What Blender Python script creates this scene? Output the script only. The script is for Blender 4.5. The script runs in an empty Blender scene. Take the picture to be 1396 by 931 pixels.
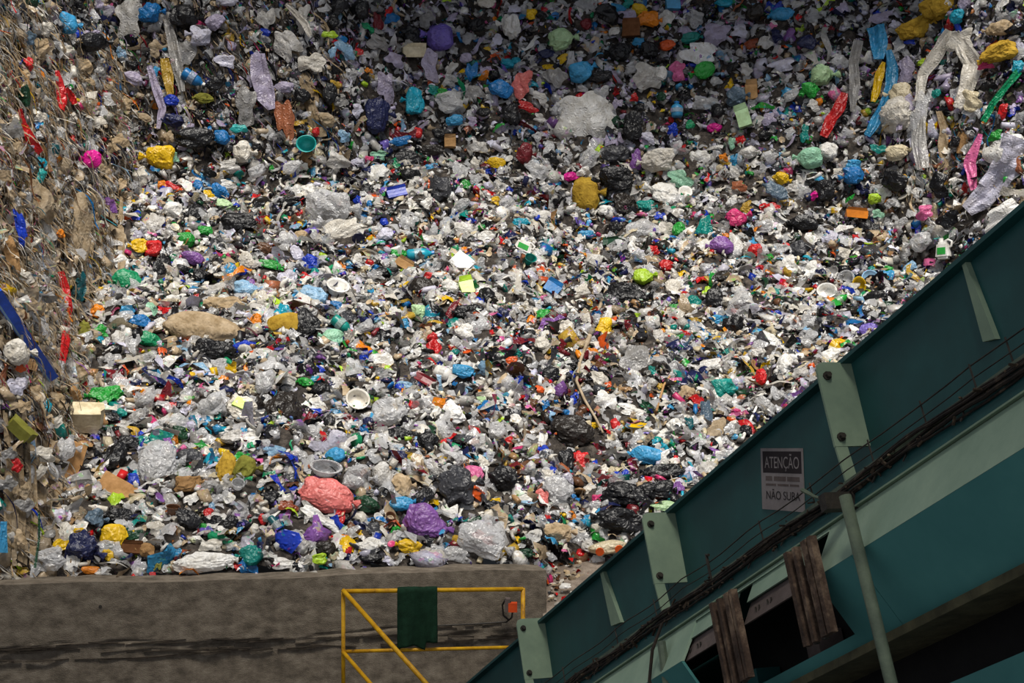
import bpy, bmesh, math, random
import numpy as np
from mathutils import Vector, Matrix
from mathutils.bvhtree import BVHTree

random.seed(7)
rng = np.random.default_rng(7)
scene = bpy.context.scene
col = scene.collection

# ------------------------------------------------------------------ camera, light, exposure
F = 2100.0                       # focal length in pixels of the 1396 x 931 frame
CAM = Vector((0, 0, 6.0))
cam_data = bpy.data.cameras.new('camera')
cam_data.sensor_width = 36.0
cam_data.lens = 36.0 * F / 1396.0
cam_data.clip_end = 200
cam = bpy.data.objects.new('camera', cam_data)
cam.location = CAM
cam.rotation_euler = (math.radians(90), 0, 0)
col.objects.link(cam)
scene.camera = cam

world = bpy.data.worlds.new('sky')
scene.world = world
world.use_nodes = True
wb = world.node_tree.nodes['Background']
wb.inputs['Color'].default_value = (0.86, 0.90, 1.0, 1)
wb.inputs['Strength'].default_value = 0.52

sun_data = bpy.data.lights.new('sun', 'SUN')
sun_data.energy = 4.8
sun_data.angle = math.radians(26)
sun_data.color = (1.0, 0.95, 0.87)
sun = bpy.data.objects.new('sun', sun_data)
SUN_DIR = Vector((-0.10, 0.55, -1.0)).normalized()      # the way the light travels
sun.rotation_euler = SUN_DIR.to_track_quat('-Z', 'Y').to_euler()
sun.location = (0, 0, 30)
col.objects.link(sun)

vs = scene.view_settings
vs.view_transform = 'Standard'
vs.look = 'None'
vs.gamma = 1.0
vs.use_curve_mapping = False
vs.exposure = 0.0

# ------------------------------------------------------------------ small helpers
def at(px, py, Y):
    return Vector(((px - 698) / F * Y, Y, 6.0 - (py - 465.5) / F * Y))

def lin(h):
    h = h.lstrip('#')
    c = [int(h[i:i + 2], 16) / 255 for i in (0, 2, 4)]
    return tuple(((x + .055) / 1.055) ** 2.4 if x > .04045 else x / 12.92 for x in c)

def tag(o, label=None, cat=None, group=None, kind=None):
    if label: o['label'] = label
    if cat: o['category'] = cat
    if group: o['group'] = group
    if kind: o['kind'] = kind
    return o

def empty(name, loc=(0, 0, 0)):
    o = bpy.data.objects.new(name, None)
    o.empty_display_size = .1
    o.location = loc
    col.objects.link(o)
    return o

def mesh_obj(name, verts, faces, m, parent=None, color=None, smooth=False):
    me = bpy.data.meshes.new(name)
    me.from_pydata([tuple(v) for v in verts], [], [tuple(f) for f in faces])
    me.materials.append(m)
    if smooth:
        me.polygons.foreach_set('use_smooth', [True] * len(me.polygons))
    o = bpy.data.objects.new(name, me)
    col.objects.link(o)
    if parent: o.parent = parent
    if color: o.color = (*color, 1)
    return o

class MB:
    """collects shapes into one mesh"""
    def __init__(s): s.v = []; s.f = []
    def add(s, vs_, fs):
        b = len(s.v)
        s.v += [Vector(v) for v in vs_]; s.f += [tuple(i + b for i in f) for f in fs]
        return s
    def hexa(s, c8):
        return s.add(c8, [(0, 3, 2, 1), (4, 5, 6, 7), (0, 1, 5, 4), (1, 2, 6, 5), (2, 3, 7, 6), (3, 0, 4, 7)])
    def box(s, c, d, R=None):
        c = Vector(c); pts = []
        for z in (-1, 1):
            for x, y in ((-1, -1), (1, -1), (1, 1), (-1, 1)):
                p = Vector((x * d[0] / 2, y * d[1] / 2, z * d[2] / 2))
                if R: p = R @ p
                pts.append(c + p)
        return s.hexa(pts)
    def tube(s, path, r, seg=8, cap=True):
        path = [Vector(p) for p in path]; n = len(path)
        rs = r if isinstance(r, (list, tuple)) else [r] * n
        b = len(s.v)
        t0 = (path[1] - path[0]).normalized()
        side = t0.cross(Vector((0, 0, 1)))
        if side.length < .05: side = t0.cross(Vector((0, 1, 0)))
        side.normalize()
        for i, p in enumerate(path):
            t = (path[min(i + 1, n - 1)] - path[max(i - 1, 0)]).normalized()
            side = (side - t * side.dot(t)).normalized()
            up = t.cross(side)
            for k in range(seg):
                a = 2 * math.pi * k / seg
                s.v.append(p + (side * math.cos(a) + up * math.sin(a)) * rs[i])
        for i in range(n - 1):
            for k in range(seg):
                k2 = (k + 1) % seg
                s.f.append((b + i * seg + k, b + i * seg + k2, b + (i + 1) * seg + k2, b + (i + 1) * seg + k))
        if cap:
            s.f.append(tuple(b + k for k in reversed(range(seg))))
            s.f.append(tuple(b + (n - 1) * seg + k for k in range(seg)))
        return s
    def build(s, name, m, parent=None, color=None, smooth=False):
        return mesh_obj(name, s.v, s.f, m, parent, color, smooth)

# ------------------------------------------------------------------ materials
def new_mat(name):
    m = bpy.data.materials.new(name); m.use_nodes = True
    nt = m.node_tree
    return m, nt, nt.nodes['Principled BSDF']

def N(nt, t, **kw):
    n = nt.nodes.new(t)
    for k, v in kw.items():
        if k in n.inputs: n.inputs[k].default_value = v
        else: setattr(n, k, v)
    return n

def ramp(nt, stops):
    r = nt.nodes.new('ShaderNodeValToRGB')
    e = r.color_ramp.elements
    e[0].position, e[0].color = stops[0][0], (*stops[0][1], 1)
    e[1].position, e[1].color = stops[-1][0], (*stops[-1][1], 1)
    for p, c in stops[1:-1]:
        x = e.new(p); x.color = (*c, 1)
    return r

def surf_mat(name, stops, scale=3.0, rough=.8, bump=.3, detail=8, bscale=40, stretch=(1, 1, 1), metallic=0, spec=.3, dist=.01):
    m, nt, b = new_mat(name); L = nt.links.new
    tc = N(nt, 'ShaderNodeTexCoord'); mp = N(nt, 'ShaderNodeMapping'); mp.inputs['Scale'].default_value = stretch
    L(tc.outputs['Object'], mp.inputs['Vector'])
    n1 = N(nt, 'ShaderNodeTexNoise'); n1.inputs['Scale'].default_value = scale; n1.inputs['Detail'].default_value = detail
    n1.inputs['Roughness'].default_value = .65
    L(mp.outputs[0], n1.inputs['Vector'])
    r = ramp(nt, stops); L(n1.outputs['Fac'], r.inputs['Fac']); L(r.outputs['Color'], b.inputs['Base Color'])
    n2 = N(nt, 'ShaderNodeTexNoise'); n2.inputs['Scale'].default_value = bscale; n2.inputs['Detail'].default_value = 6
    L(mp.outputs[0], n2.inputs['Vector'])
    bp = N(nt, 'ShaderNodeBump'); bp.inputs['Strength'].default_value = bump; bp.inputs['Distance'].default_value = dist
    L(n2.outputs['Fac'], bp.inputs['Height']); L(bp.outputs[0], b.inputs['Normal'])
    b.inputs['Roughness'].default_value = rough; b.inputs['Metallic'].default_value = metallic
    b.inputs['Specular IOR Level'].default_value = spec
    return m

def item_mat(name, src='OBJECT', rough=.35, crinkle=.5, cscale=22, clear=0.0, dirt=.28, spec=.5, prints=0.0, trans=0.0):
    """plastic that takes the piece's own colour, with grime and creases"""
    m, nt, b = new_mat(name); L = nt.links.new
    if src == 'OBJECT':
        c = N(nt, 'ShaderNodeObjectInfo').outputs['Color']
        vec = N(nt, 'ShaderNodeTexCoord').outputs['Object']
    else:
        a = N(nt, 'ShaderNodeAttribute'); a.attribute_name = 'piece_colour'; c = a.outputs['Color']
        vec = N(nt, 'ShaderNodeTexCoord').outputs['Object']
    n1 = N(nt, 'ShaderNodeTexNoise'); n1.inputs['Scale'].default_value = 7; n1.inputs['Detail'].default_value = 8
    n1.inputs['Roughness'].default_value = .7
    L(vec, n1.inputs['Vector'])
    r = ramp(nt, [(.38, (1 - dirt, 1 - dirt * 1.1, 1 - dirt * 1.3)), (.62, (1, 1, 1))])
    L(n1.outputs['Fac'], r.inputs['Fac'])
    mx = N(nt, 'ShaderNodeMix', data_type='RGBA', blend_type='MULTIPLY'); mx.inputs[0].default_value = 1
    L(c, mx.inputs[6]); L(r.outputs['Color'], mx.inputs[7])
    outc = mx.outputs[2]
    if prints > 0:
        v = N(nt, 'ShaderNodeTexVoronoi'); v.inputs['Scale'].default_value = 13
        L(vec, v.inputs['Vector'])
        v2 = N(nt, 'ShaderNodeTexNoise'); v2.inputs['Scale'].default_value = 10; v2.inputs['Detail'].default_value = 3
        L(vec, v2.inputs['Vector'])
        th = N(nt, 'ShaderNodeMath', operation='GREATER_THAN'); th.inputs[1].default_value = .60
        L(v2.outputs['Fac'], th.inputs[0])
        ml = N(nt, 'ShaderNodeMath', operation='MULTIPLY'); ml.inputs[1].default_value = prints
        L(th.outputs[0], ml.inputs[0])
        hs = N(nt, 'ShaderNodeHueSaturation'); hs.inputs['Saturation'].default_value = 1.2; hs.inputs['Value'].default_value = .75
        L(v.outputs['Color'], hs.inputs['Color'])
        m2 = N(nt, 'ShaderNodeMix', data_type='RGBA'); L(ml.outputs[0], m2.inputs[0]); L(outc, m2.inputs[6]); L(hs.outputs[0], m2.inputs[7])
        outc = m2.outputs[2]
    L(outc, b.inputs['Base Color'])
    n2 = N(nt, 'ShaderNodeTexNoise'); n2.inputs['Scale'].default_value = cscale; n2.inputs['Detail'].default_value = 4
    n2.noise_type = 'RIDGED_MULTIFRACTAL'
    L(vec, n2.inputs['Vector'])
    bp = N(nt, 'ShaderNodeBump'); bp.inputs['Strength'].default_value = crinkle; bp.inputs['Distance'].default_value = .022
    L(n2.outputs['Fac'], bp.inputs['Height']); L(bp.outputs[0], b.inputs['Normal'])
    b.inputs['Roughness'].default_value = rough
    b.inputs['Specular IOR Level'].default_value = spec
    last = b.outputs[0]
    if trans > 0:
        tl = N(nt, 'ShaderNodeBsdfTranslucent'); L(outc, tl.inputs['Color'])
        ms = N(nt, 'ShaderNodeMixShader'); ms.inputs[0].default_value = trans
        L(last, ms.inputs[1]); L(tl.outputs[0], ms.inputs[2]); last = ms.outputs[0]
    if clear > 0:
        tr = N(nt, 'ShaderNodeBsdfTransparent')
        ms = N(nt, 'ShaderNodeMixShader'); ms.inputs[0].default_value = clear
        L(last, ms.inputs[1]); L(tr.outputs[0], ms.inputs[2]); last = ms.outputs[0]
    L(last, nt.nodes['Material Output'].inputs['Surface'])
    return m

M = {}
M['concrete'] = surf_mat('cast_concrete', [(.25, lin('403a31')), (.5, lin('6d6356')), (.75, lin('8d8374'))], 7.0, .9, .9, 12, 90, (1, 1, 1.6))  # base tones lowered to keep the wall in shade despite sun spill
M['joint'] = surf_mat('rough_joint', [(.3, lin('231d18')), (.55, lin('3f372e')), (.8, lin('5f5548'))], 6, .95, .8, 10, 30, (.4, 1, 4))
M['floor'] = surf_mat('dark_floor', [(.3, lin('2e2b28')), (.7, lin('4c4843'))], 1.2, .85, .3)
M['roof'] = surf_mat('roof_sheet', [(.3, lin('5c6062')), (.7, lin('74787a'))], 1.5, .7, .1)
M['ramp'] = surf_mat('dusty_ground', [(.25, lin('453c34')), (.5, lin('75695d')), (.72, lin('9a8d80'))], 5, .95, 1.0, 12, 22, dist=.03)
M['heap'] = surf_mat('packed_waste', [(.3, lin('141211')), (.5, lin('38322d')), (.65, lin('5b534b')), (.8, lin('8d8478'))], 9, .8, 1.0, 12, 30, dist=.03)
M['teal'] = surf_mat('teal_paint', [(.3, lin('16403f')), (.55, lin('1b4b4a')), (.8, lin('245856'))], 3, .55, .12, 8, 160, spec=.35, dist=.002)
M['pale'] = surf_mat('dusty_pale_green_paint', [(.25, lin('6c7f6d')), (.55, lin('80937c')), (.8, lin('96a68c'))], 5, .75, .2, 10, 140, spec=.25, dist=.002)
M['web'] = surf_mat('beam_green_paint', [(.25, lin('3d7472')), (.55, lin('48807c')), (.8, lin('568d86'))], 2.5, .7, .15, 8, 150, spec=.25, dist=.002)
M['lightpatch_web'] = surf_mat('green_paint_lightened_for_light', [(.25, lin('788f7d')), (.55, lin('8ba08c')), (.8, lin('9fb09a'))], 3, .85, .2, 10, 140, spec=.15, dist=.002)  # beam green lightened to paint in the light patch on the girder
M['edge'] = surf_mat('grimy_steel_edge', [(.3, lin('2b2a1c')), (.7, lin('57543c'))], 8, .8, .4)
M['pipe'] = surf_mat('grey_green_pipe_paint', [(.3, lin('434e43')), (.7, lin('66725f'))], 9, .7, .3, 8, 90)  # paint toned down to offset the light falling on the post
M['rust'] = surf_mat('rusty_brown_steel', [(.3, lin('241a15')), (.5, lin('4a3a2f')), (.72, lin('9a836c'))], 8, .85, .7, 10, 60)
M['plate'] = surf_mat('brown_grey_plate', [(.3, lin('493f3c')), (.7, lin('6b5f5a'))], 6, .85, .4)
M['black'] = surf_mat('black_rubber', [(.3, lin('0b0b0b')), (.7, lin('171615'))], 8, .75, .2, spec=.2)
M['bolt'] = surf_mat('dark_bolt', [(.3, lin('1c1a17')), (.7, lin('3d372f'))], 20, .6, .3)
M['yellow'] = surf_mat('yellow_rail_paint', [(.3, lin('5f4416')), (.43, lin('b9850f')), (.7, lin('dcab16'))], 9, .5, .25, 8, 60)
M['towel'] = surf_mat('dark_green_cloth', [(.3, lin('14281c')), (.7, lin('203d2c'))], 14, .95, .9, 6, 200, spec=.1)
M['cable'] = surf_mat('dirty_cable', [(.3, lin('0e0b09')), (.55, lin('261e17')), (.8, lin('6a5c4a'))], 16, .8, .6)
M['grime'] = surf_mat('caked_grime', [(.3, lin('120e0b')), (.55, lin('33291f')), (.8, lin('8f7f68'))], 25, .95, .9)
M['signface'] = surf_mat('grimy_sign_face', [(.3, lin('756e6c')), (.7, lin('928a87'))], 6, .8, .2)
M['ink'] = surf_mat('sign_black_ink', [(.3, lin('1d1719')), (.7, lin('2c2426'))], 6, .8, .1)
M['lamp_red'] = surf_mat('orange_red_plastic', [(.3, lin('b23a14')), (.7, lin('d8521c'))], 6, .5, .1)
M['bag'] = item_mat('bag_plastic', rough=.42, crinkle=.9, cscale=26, trans=.12)
M['film'] = item_mat('film_plastic', rough=.32, crinkle=.9, cscale=26, trans=.22, prints=.0)
M['printed'] = item_mat('printed_film', rough=.35, crinkle=.5, prints=.75, trans=.1)
M['clear'] = item_mat('clear_film', rough=.22, crinkle=1.0, cscale=30, clear=.34, trans=.25, dirt=.2, spec=.8)
M['rigid'] = item_mat('rigid_plastic', rough=.35, crinkle=.08, dirt=.3)
M['card'] = item_mat('dull_board', rough=.9, crinkle=.25, dirt=.35, spec=.1)
M['dusty'] = item_mat('dusty_film', rough=.8, crinkle=.7, dirt=.45, spec=.15, trans=.1)
M['s_film'] = item_mat('scrap_film', 'ATTR', rough=.30, crinkle=.8, cscale=24, prints=.32, trans=.15)
M['s_clear'] = item_mat('scrap_clear', 'ATTR', rough=.2, crinkle=1.0, cscale=26, clear=.30, trans=.2, dirt=.2, spec=.8)
M['s_solid'] = item_mat('scrap_solid', 'ATTR', rough=.4, crinkle=.15, dirt=.35)
M['s_fibre'] = item_mat('dusty_fibre', 'ATTR', rough=.9, crinkle=.4, dirt=.5, spec=.1)

# ------------------------------------------------------------------ setting: floor, roof with a daylight opening, concrete push wall
def slab(name, x0, x1, y0, y1, z0, z1, m):
    o = MB().box(((x0 + x1) / 2, (y0 + y1) / 2, (z0 + z1) / 2), (x1 - x0, y1 - y0, z1 - z0)).build(name, m)
    return tag(o, kind='structure')

slab('floor', -22, 22, -8, 42, -.3, 0, M['floor'])
ROOF = 15.5
# roof sheets round a wide opening above the bay and a narrow rooflight above the conveyor
Y1, Y2, X1, X2 = 7.6, 20.6, -9.5, 9.5
SX0, SX1, SY0, SY1 = -.6, 1.0, -3.5, 4.6
for x0, x1, y0, y1 in ((-22, SX0, -8, Y1), (SX1, 22, -8, Y1), (SX0, SX1, -8, SY0), (SX0, SX1, SY1, Y1),
                       (-22, 22, Y2, 42), (-22, X1, Y1, Y2), (X2, 22, Y1, Y2)):
    slab('ceiling', x0, x1, y0, y1, ROOF, ROOF + .25, M['roof'])
slab('wall_back', -22, 22, 41.5, 42, 0, ROOF, M['roof'])

# the push wall runs slightly away from the camera towards the right
WA = Vector((-9.0, 13.12, 0)); WB = Vector((.336, 15.0, 0))
WD = (WB - WA); WL = WD.length; WD = WD / WL
WN = Vector((WD.y, -WD.x, 0))                 # towards the camera
WT = .42
def wall_top(s):
    return at(370, 787, 14.5).z + .012 * math.sin(s * 1.7) + .006 * math.sin(s * 5.1)
def wfront(x): return WA.y + (x - WA.x) * WD.y / WD.x
def wall_front_mesh():
    ns, nz = 260, 96
    v = []; f = []
    for j in range(nz + 1):
        for i in range(ns + 1):
            s = WL * i / ns; top = wall_top(s)
            z = top * j / nz if j < nz - 40 else top - (nz - j) * .0155
            zz = top - z
            d = 0
            # two casting joints: ragged ledges with open cracks
            for zc, wd, dp in ((.60, .015, .02), (.66, .03, .03), (.71, .012, .02)):
                zc2 = zc - .05 * (s / WL) + .02 * math.sin(s * 2.3 + zc * 40) + .012 * math.sin(s * 7.7 + zc * 9)
                k = math.exp(-((zz - zc2) / wd) ** 2)
                d -= k * dp * (.55 + .45 * math.sin(s * 3.1 + zc * 77) + .4 * math.sin(s * 13 + zc * 31))
            if zz > .70: d += .018
            d += .003 * math.sin(s * 1.9 + z * 3) + .0015 * math.sin(s * 23.3) * math.sin(z * 31)
            v.append(WA + WD * s + WN * d + Vector((0, 0, z)))
    w = ns + 1
    for j in range(nz):
        for i in range(ns):
            f.append((j * w + i, j * w + i + 1, (j + 1) * w + i + 1, (j + 1) * w + i))
    # top, back and end
    b = len(v)
    for i in range(ns + 1):
        s = WL * i / ns
        v.append(WA + WD * s - WN * WT + Vector((0, 0, wall_top(s) + .005 * math.sin(s * 11))))
    for i in range(ns + 1):
        s = WL * i / ns
        v.append(WA + WD * s - WN * WT)
    for i in range(ns):
        f.append((nz * w + i, nz * w + i + 1, b + i + 1, b + i))
        f.append((b + i, b + i + 1, b + w + i + 1, b + w + i))
    f.append(tuple([j * w + ns for j in range(nz + 1)][::-1] + [b + ns, b + w + ns][::1])[::-1])
    return v, f
v, f = wall_front_mesh()
wall = tag(mesh_obj('wall_front', v, f, M['concrete'], smooth=False), kind='structure')
# ragged seam of broken mortar along the casting joint
mb = MB()
for k in range(110):
    s = random.uniform(4.0, WL - .1); zc = random.choice((.60, .655, .71)) - .05 * (s / WL)
    c = WA + WD * s + WN * .004 + Vector((0, 0, wall_top(s) - zc + .02 * math.sin(s * 2.3 + zc * 40) * -1 + random.uniform(-.012, .012)))
    R = Matrix((WD, -WN, Vector((0, 0, 1)))).transposed() @ Matrix.Rotation(random.uniform(-.08, .08), 3, 'Y')
    mb.box(c, (random.uniform(.08, .5), .02, random.uniform(.004, .010)), R)
tag(mb.build('mortar_seam', M['joint'], wall), kind='stuff')
hole = MB().tube([WA + WD * ((at(138, 826, 14.2).x - WA.x) / WD.x) + WN * t + Vector((0, 0, at(138, 826, 14.2).z)) for t in (-.05, .006)], .016, 8).build('tie_hole', M['bolt'], wall)
# ------------------------------------------------------------------ inclined conveyor passing on the right
VP = (0.0, 1480.0)
DV = Vector((VP[0] - 698, F, -(VP[1] - 465.5)))          # towards the low far end
U = (-DV).normalized()                                    # up the belt, towards the camera
H = Vector((DV.x, DV.y, 0)).normalized()
NV = Vector((-H.y, H.x, 0))                               # outward (left) normal of the near side
if NV.x > 0: NV = -NV
V = U.cross(NV); V = V if V.z > 0 else -V
YR = 4.78
P0 = at(1396, 290, YR)
def cw(u, v, n): return P0 + U * u + V * v + NV * n
def cp(px, py, n=0.0):
    """pixel -> (u, v) on the conveyor's side plane pushed out by n"""
    d = at(px, py, 1.0) - CAM
    base = P0 + NV * n
    t = (base - CAM).dot(NV) / d.dot(NV)
    q = CAM + d * t - base
    return q.dot(U), q.dot(V)
def cbox(mb, u0, u1, v0, v1, n0, n1):
    return mb.hexa([cw(u0, v0, n0), cw(u1, v0, n0), cw(u1, v1, n0), cw(u0, v1, n0),
                    cw(u0, v0, n1), cw(u1, v0, n1), cw(u1, v1, n1), cw(u0, v1, n1)])
def cpoly(mb, pts, t=None):
    """convex outline of (u,v,n) triples, extruded by the (u,v,n) vector t"""
    a = [cw(*p) for p in pts]; b = [cw(p[0] + t[0], p[1] + t[1], p[2] + t[2]) for p in pts]
    k = len(a)
    return mb.add(a + b, [tuple(range(k)), tuple(reversed(range(k, 2 * k)))] + [(i, (i + 1) % k, k + (i + 1) % k, k + i) for i in range(k)])

UA = cp(570, 985)[0]; UB = cp(1440, 250)[0]
conv = empty('inclined_conveyor', cw(UA, -.6, -.5))
tag(conv, 'dark teal inclined belt conveyor crossing in front of the waste heap', 'conveyor')
def cpart(mb, name, m, parent=None, **k):
    o = mb.build(name, m, parent or conv, **k)
    o.matrix_parent_inverse = Matrix.Identity(4)
    return o
def fix_parent(o):      # geometry is written in world space: cancel the parent's offset
    p = o.parent
    while p and p.parent: p = p.parent
    return o
conv.location = (0, 0, 0)
v_tray = cp(1396, 490, .16)[1]; v_fl = cp(1396, 537, .17)[1]; v_web0 = v_fl
v_fold = cp(1396, 622, .24)[1]; v_bot = cp(1396, 768, .18)[1]
# skirt plate with folded lip, in lengths that meet at the stiffeners
joints = [UA, cp(735, 905)[0], cp(905, 760)[0], cp(1145, 580)[0], UB]
for a, b in zip(joints[:-1], joints[1:]):
    cpart(cbox(MB(), a, b - .004, v_fl - .05, 0, -.012, 0), 'skirt_panel', M['teal'])
cpart(cbox(MB(), UA, UB, -.012, .004, -.02, .045), 'top_lip', M['teal'])
# far skirt and belt between
cpart(cbox(MB(), UA, UB, v_fl - .05, -.04, -1.0, -.988), 'far_skirt', M['teal'])
cpart(cbox(MB(), UA, UB, -.30, -.285, -.98, -.02), 'belt', M['black'])
# stiffener plates standing out from the skirt
def bracket(pl, pr, pb, name='stiffener'):
    """pl: pixel of the outer top corner, pr: its foot on the skirt at the top, pb: lower outer corner"""
    u, vt = cp(pr[0], pr[1], 0)
    w = .05
    for k in range(60):
        q = cw(u, vt, w); px = 698 + F * q.x / q.y
        if px <= pl[0]: break
        w += .004
    uu, vb = cp(pb[0], pb[1], w)
    pts = [(u, vt, 0), (u, vt + .002, w - .03), (u, vt - .006, w - .01), (u, vt - .03, w), (u, vb, w - .004), (u, vb, 0)]
    o = cpart(cpoly(MB(), pts, (-.012, 0, 0)), name, M['pale'])
    cpart(cpoly(MB(), [(u - .002, vb, w - .006), (u - .002, vb, w - .055), (u - .002, v_tray - .01, w - .07), (u - .002, v_tray - .01, w - .02)], (-.01, 0, 0)), 'stem', M['pale'], o)
    for vv in (vt - .055, vb + .035):
        mb = MB()
        mb.tube([cw(u - .004, vv, w - .035), cw(u + .022, vv, w - .035)], .011, 6)
        mb.tube([cw(u - .001, vv, w - .035), cw(u + .008, vv, w - .035)], .017, 10)
        cpart(mb, 'bolt', M['bolt'], o)
    return o
bracket((1112, 502), (1160, 494), (1141, 606))
bracket((875, 701), (920, 698), (892, 795))
bracket((704, 850), (742, 842), (716, 925))
# slim triangular gussets between them
def gusset(pts):
    cpart(cpoly(MB(), [(*cp(a, b, .0), .0) for a, b in pts], (0, 0, .02)), 'gusset', M['pale'])
gusset([(1318, 360), (1323, 357), (1364, 462), (1347, 466)])
gusset([(822, 777), (825, 774), (851, 848), (838, 853)])
# ledge carrying the cables, thin pull wire on little posts
cpart(cbox(MB(), UA, UB, v_tray - .014, v_tray, .0, .17), 'cable_ledge', M['edge'])
cpart(cbox(MB(), UA, UB, v_tray - .012, v_tray + .010, .165, .172), 'ledge_lip', M['pipe'])
# teal flange below the ledge
cpart(cpoly(MB(), [(UA, v_tray - .014, .165), (UB, v_tray - .014, .165), (UB, v_fl, .19), (UA, v_fl, .19)], (0, 0, -.02)), 'flange', M['teal'])
cpart(cbox(MB(), UA, UB, v_fl - .006, v_fl, .16, .192), 'flange_edge', M['pale'])
# side girder: folded, upper leaf painted paler, to draw the light patch's edge
def leaf(u0, u1, va, vb, na, nb, name, m):
    cpart(cpoly(MB(), [(u0, va, na), (u1, va, na), (u1, vb, nb), (u0, vb, nb)], (0, 0, -.014)), name, m)
NA, NF, NB = .175, .29, .15
h1a = cp(1124, 790, .25)[0]; h1b = cp(1030, 880, .25)[0]; h2b = cp(946, 930, .25)[0]
u_post = cp(1165, 700, .24)[0]
def nn(v):      # how far out the girder's skin stands at height v
    return NA + (NF - NA) * (v_fl - v) / (v_fl - v_fold) if v > v_fold else NF + (NB - NF) * (v_fold - v) / (v_fold - v_bot)
v_h0 = v_fl - .03; v_h1 = v_bot + .05
for a, b in ((UA, h2b), (h1a, u_post), (u_post + .003, UB)):
    leaf(a, b, v_fl - .008, v_fold, NA, NF, 'girder_upper_leaf', M['lightpatch_web'])
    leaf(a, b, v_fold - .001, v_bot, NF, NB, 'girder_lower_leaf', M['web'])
leaf(h2b, h1a, v_fl - .008, v_h0, NA, nn(v_h0), 'girder_upper_leaf', M['lightpatch_web'])
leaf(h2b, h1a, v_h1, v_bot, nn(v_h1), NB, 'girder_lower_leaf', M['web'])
cpart(cbox(MB(), UA, UB, v_bot - .03, v_bot, -.05, NB + .035), 'bottom_flange', M['edge'])
# black panel modelling the shadowed void, and the guard under it
cpart(cbox(MB(), UA, UB, v_bot - .60, v_bot + .05, -.10, -.04), 'shadow_void_panel', M['black'])
vg = cp(1396, 888, .02)[1]
cpart(cbox(MB(), UA, UB, vg - .25, vg, -.02, .02), 'lower_guard', M['web'])
cpart(cbox(MB(), UA, UB, v_bot - .46, v_bot - .40, -.9, -.05), 'underside_plate', M['black'])
# open service hatches: dark box behind, brown head plate, rusty side channels
def hatch(ua, ub, name='service_hatch'):
    # ub > ua ; ub is the near (right) side
    g = empty(name); g.parent = conv
    du = ub - ua
    cpart(cbox(MB(), ua, ub, v_h1, v_h0, -.10, -.08), 'back_plate', M['black'], g)
    vt = v_h0 - .20 * (v_h0 - v_h1) ; vm = vt - .24 * (v_h0 - v_h1)
    mb = MB(); cpoly(mb, [(ua, vt, nn(vt) - .03), (ua + du * .80, vt, nn(vt) - .03), (ua + du * .80, vm, nn(vm) - .03), (ua, vm, nn(vm) - .03)], (0, 0, -.012))
    cpart(mb, 'head_plate', M['plate'], g)
    cpart(cpoly(MB(), [(ua, v_h0, nn(v_h0) - .01), (ua + du * .80, v_h0, nn(v_h0) - .01), (ua + du * .80, vt, nn(vt) - .01), (ua, vt, nn(vt) - .01)], (0, 0, -.012)), 'upper_cover', M['lightpatch_web'], g)
    # flap knob slots in the head plate
    for k in (.16, .32):
        c = cw(ua + du * k, (vt + vm) / 2, nn(vt) - .02)
        mb = MB()
        for t in range(9):
            a = math.pi * (.9 + t / 8 * 1.2)
        arc = [cw(ua + du * k + .016 * math.cos(a_), (vt + vm) / 2 + .022 * math.sin(a_), nn((vt + vm) / 2) - .022) for a_ in [math.pi * (.95 + 1.1 * t / 8) for t in range(9)]]
        cpart(MB().tube(arc, .004, 5), 'pull_ring', M['bolt'], g)
    # rusty channels at the near side
    for k, wd, dep, m in ((.78, .035, .05, 'rust'), (.83, .022, .0, 'bolt'), (.875, .03, .045, 'rust'), (.93, .03, .0, 'bolt'), (.985, .05, .05, 'rust'), (1.065, .035, .055, 'rust')):
        u0 = ua + du * (k + .07)
        vt2 = vt + .03
        n_t, n_b = .312 + dep * .5, .308 + dep * .5
        cpart(cpoly(MB(), [(u0, vt2, n_t), (u0 + wd * du * 1.15, vt2, n_t), (u0 + wd * du * 1.15, v_h1 - .012, n_b), (u0, v_h1 - .012, n_b)], (0, 0, -.016 - dep * .2)), 'channel', M[m], g)
    return g
um = h2b + (h1a - h2b) * .46
g1 = hatch(um, h1a); g2 = hatch(h2b - .12, um - .01)
cpart(cbox(MB(), um + .06, um + .16, v_h1, v_h1 + .14, -.07, .04), 'inner_plate', M['plate'], g1)
cpart(cbox(MB(), h2b + .05, h2b + .17, v_h1, v_h1 + .12, -.07, .04), 'inner_plate', M['teal'], g2)
# grey-green pipe post standing in front of the girder
a0 = at(1149, 672, 6.05); 
def on(px, py, n):
    u, v_ = cp(px, py, n); return cw(u, v_, n)
p_a, p_b = on(1152, 676, .32), on(1221, 955, .32)
cpart(MB().tube([p_a, p_b + (p_b - p_a) * .5], .021, 12), 'pipe_post', M['pipe'], smooth=True)
c = on(1156, 684, .27)
mb = MB(); u_, v_ = cp(1156, 684, .2); cbox(mb, u_ - .022, u_ + .022, v_ - .03, v_ + .03, .18, .30)
cpart(mb, 'post_clamp', M['bolt'])
u_, v_ = cp(908, 850, .2)
cpart(MB().tube([cw(u_, v_, .22), cw(u_ + .03, v_ - .12, .30), cw(u_ + .01, v_ - .25, .33), cw(u_ + .06, v_ - .5, .30)], .008, 6), 'drop_cable', M['cable'])
cpart(MB().tube([cw(u_ + .05, v_ - .09, .26), cw(u_ + .05, v_ - .6, .28)], .02, 8), 'drop_pipe', M['pipe'])
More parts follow.
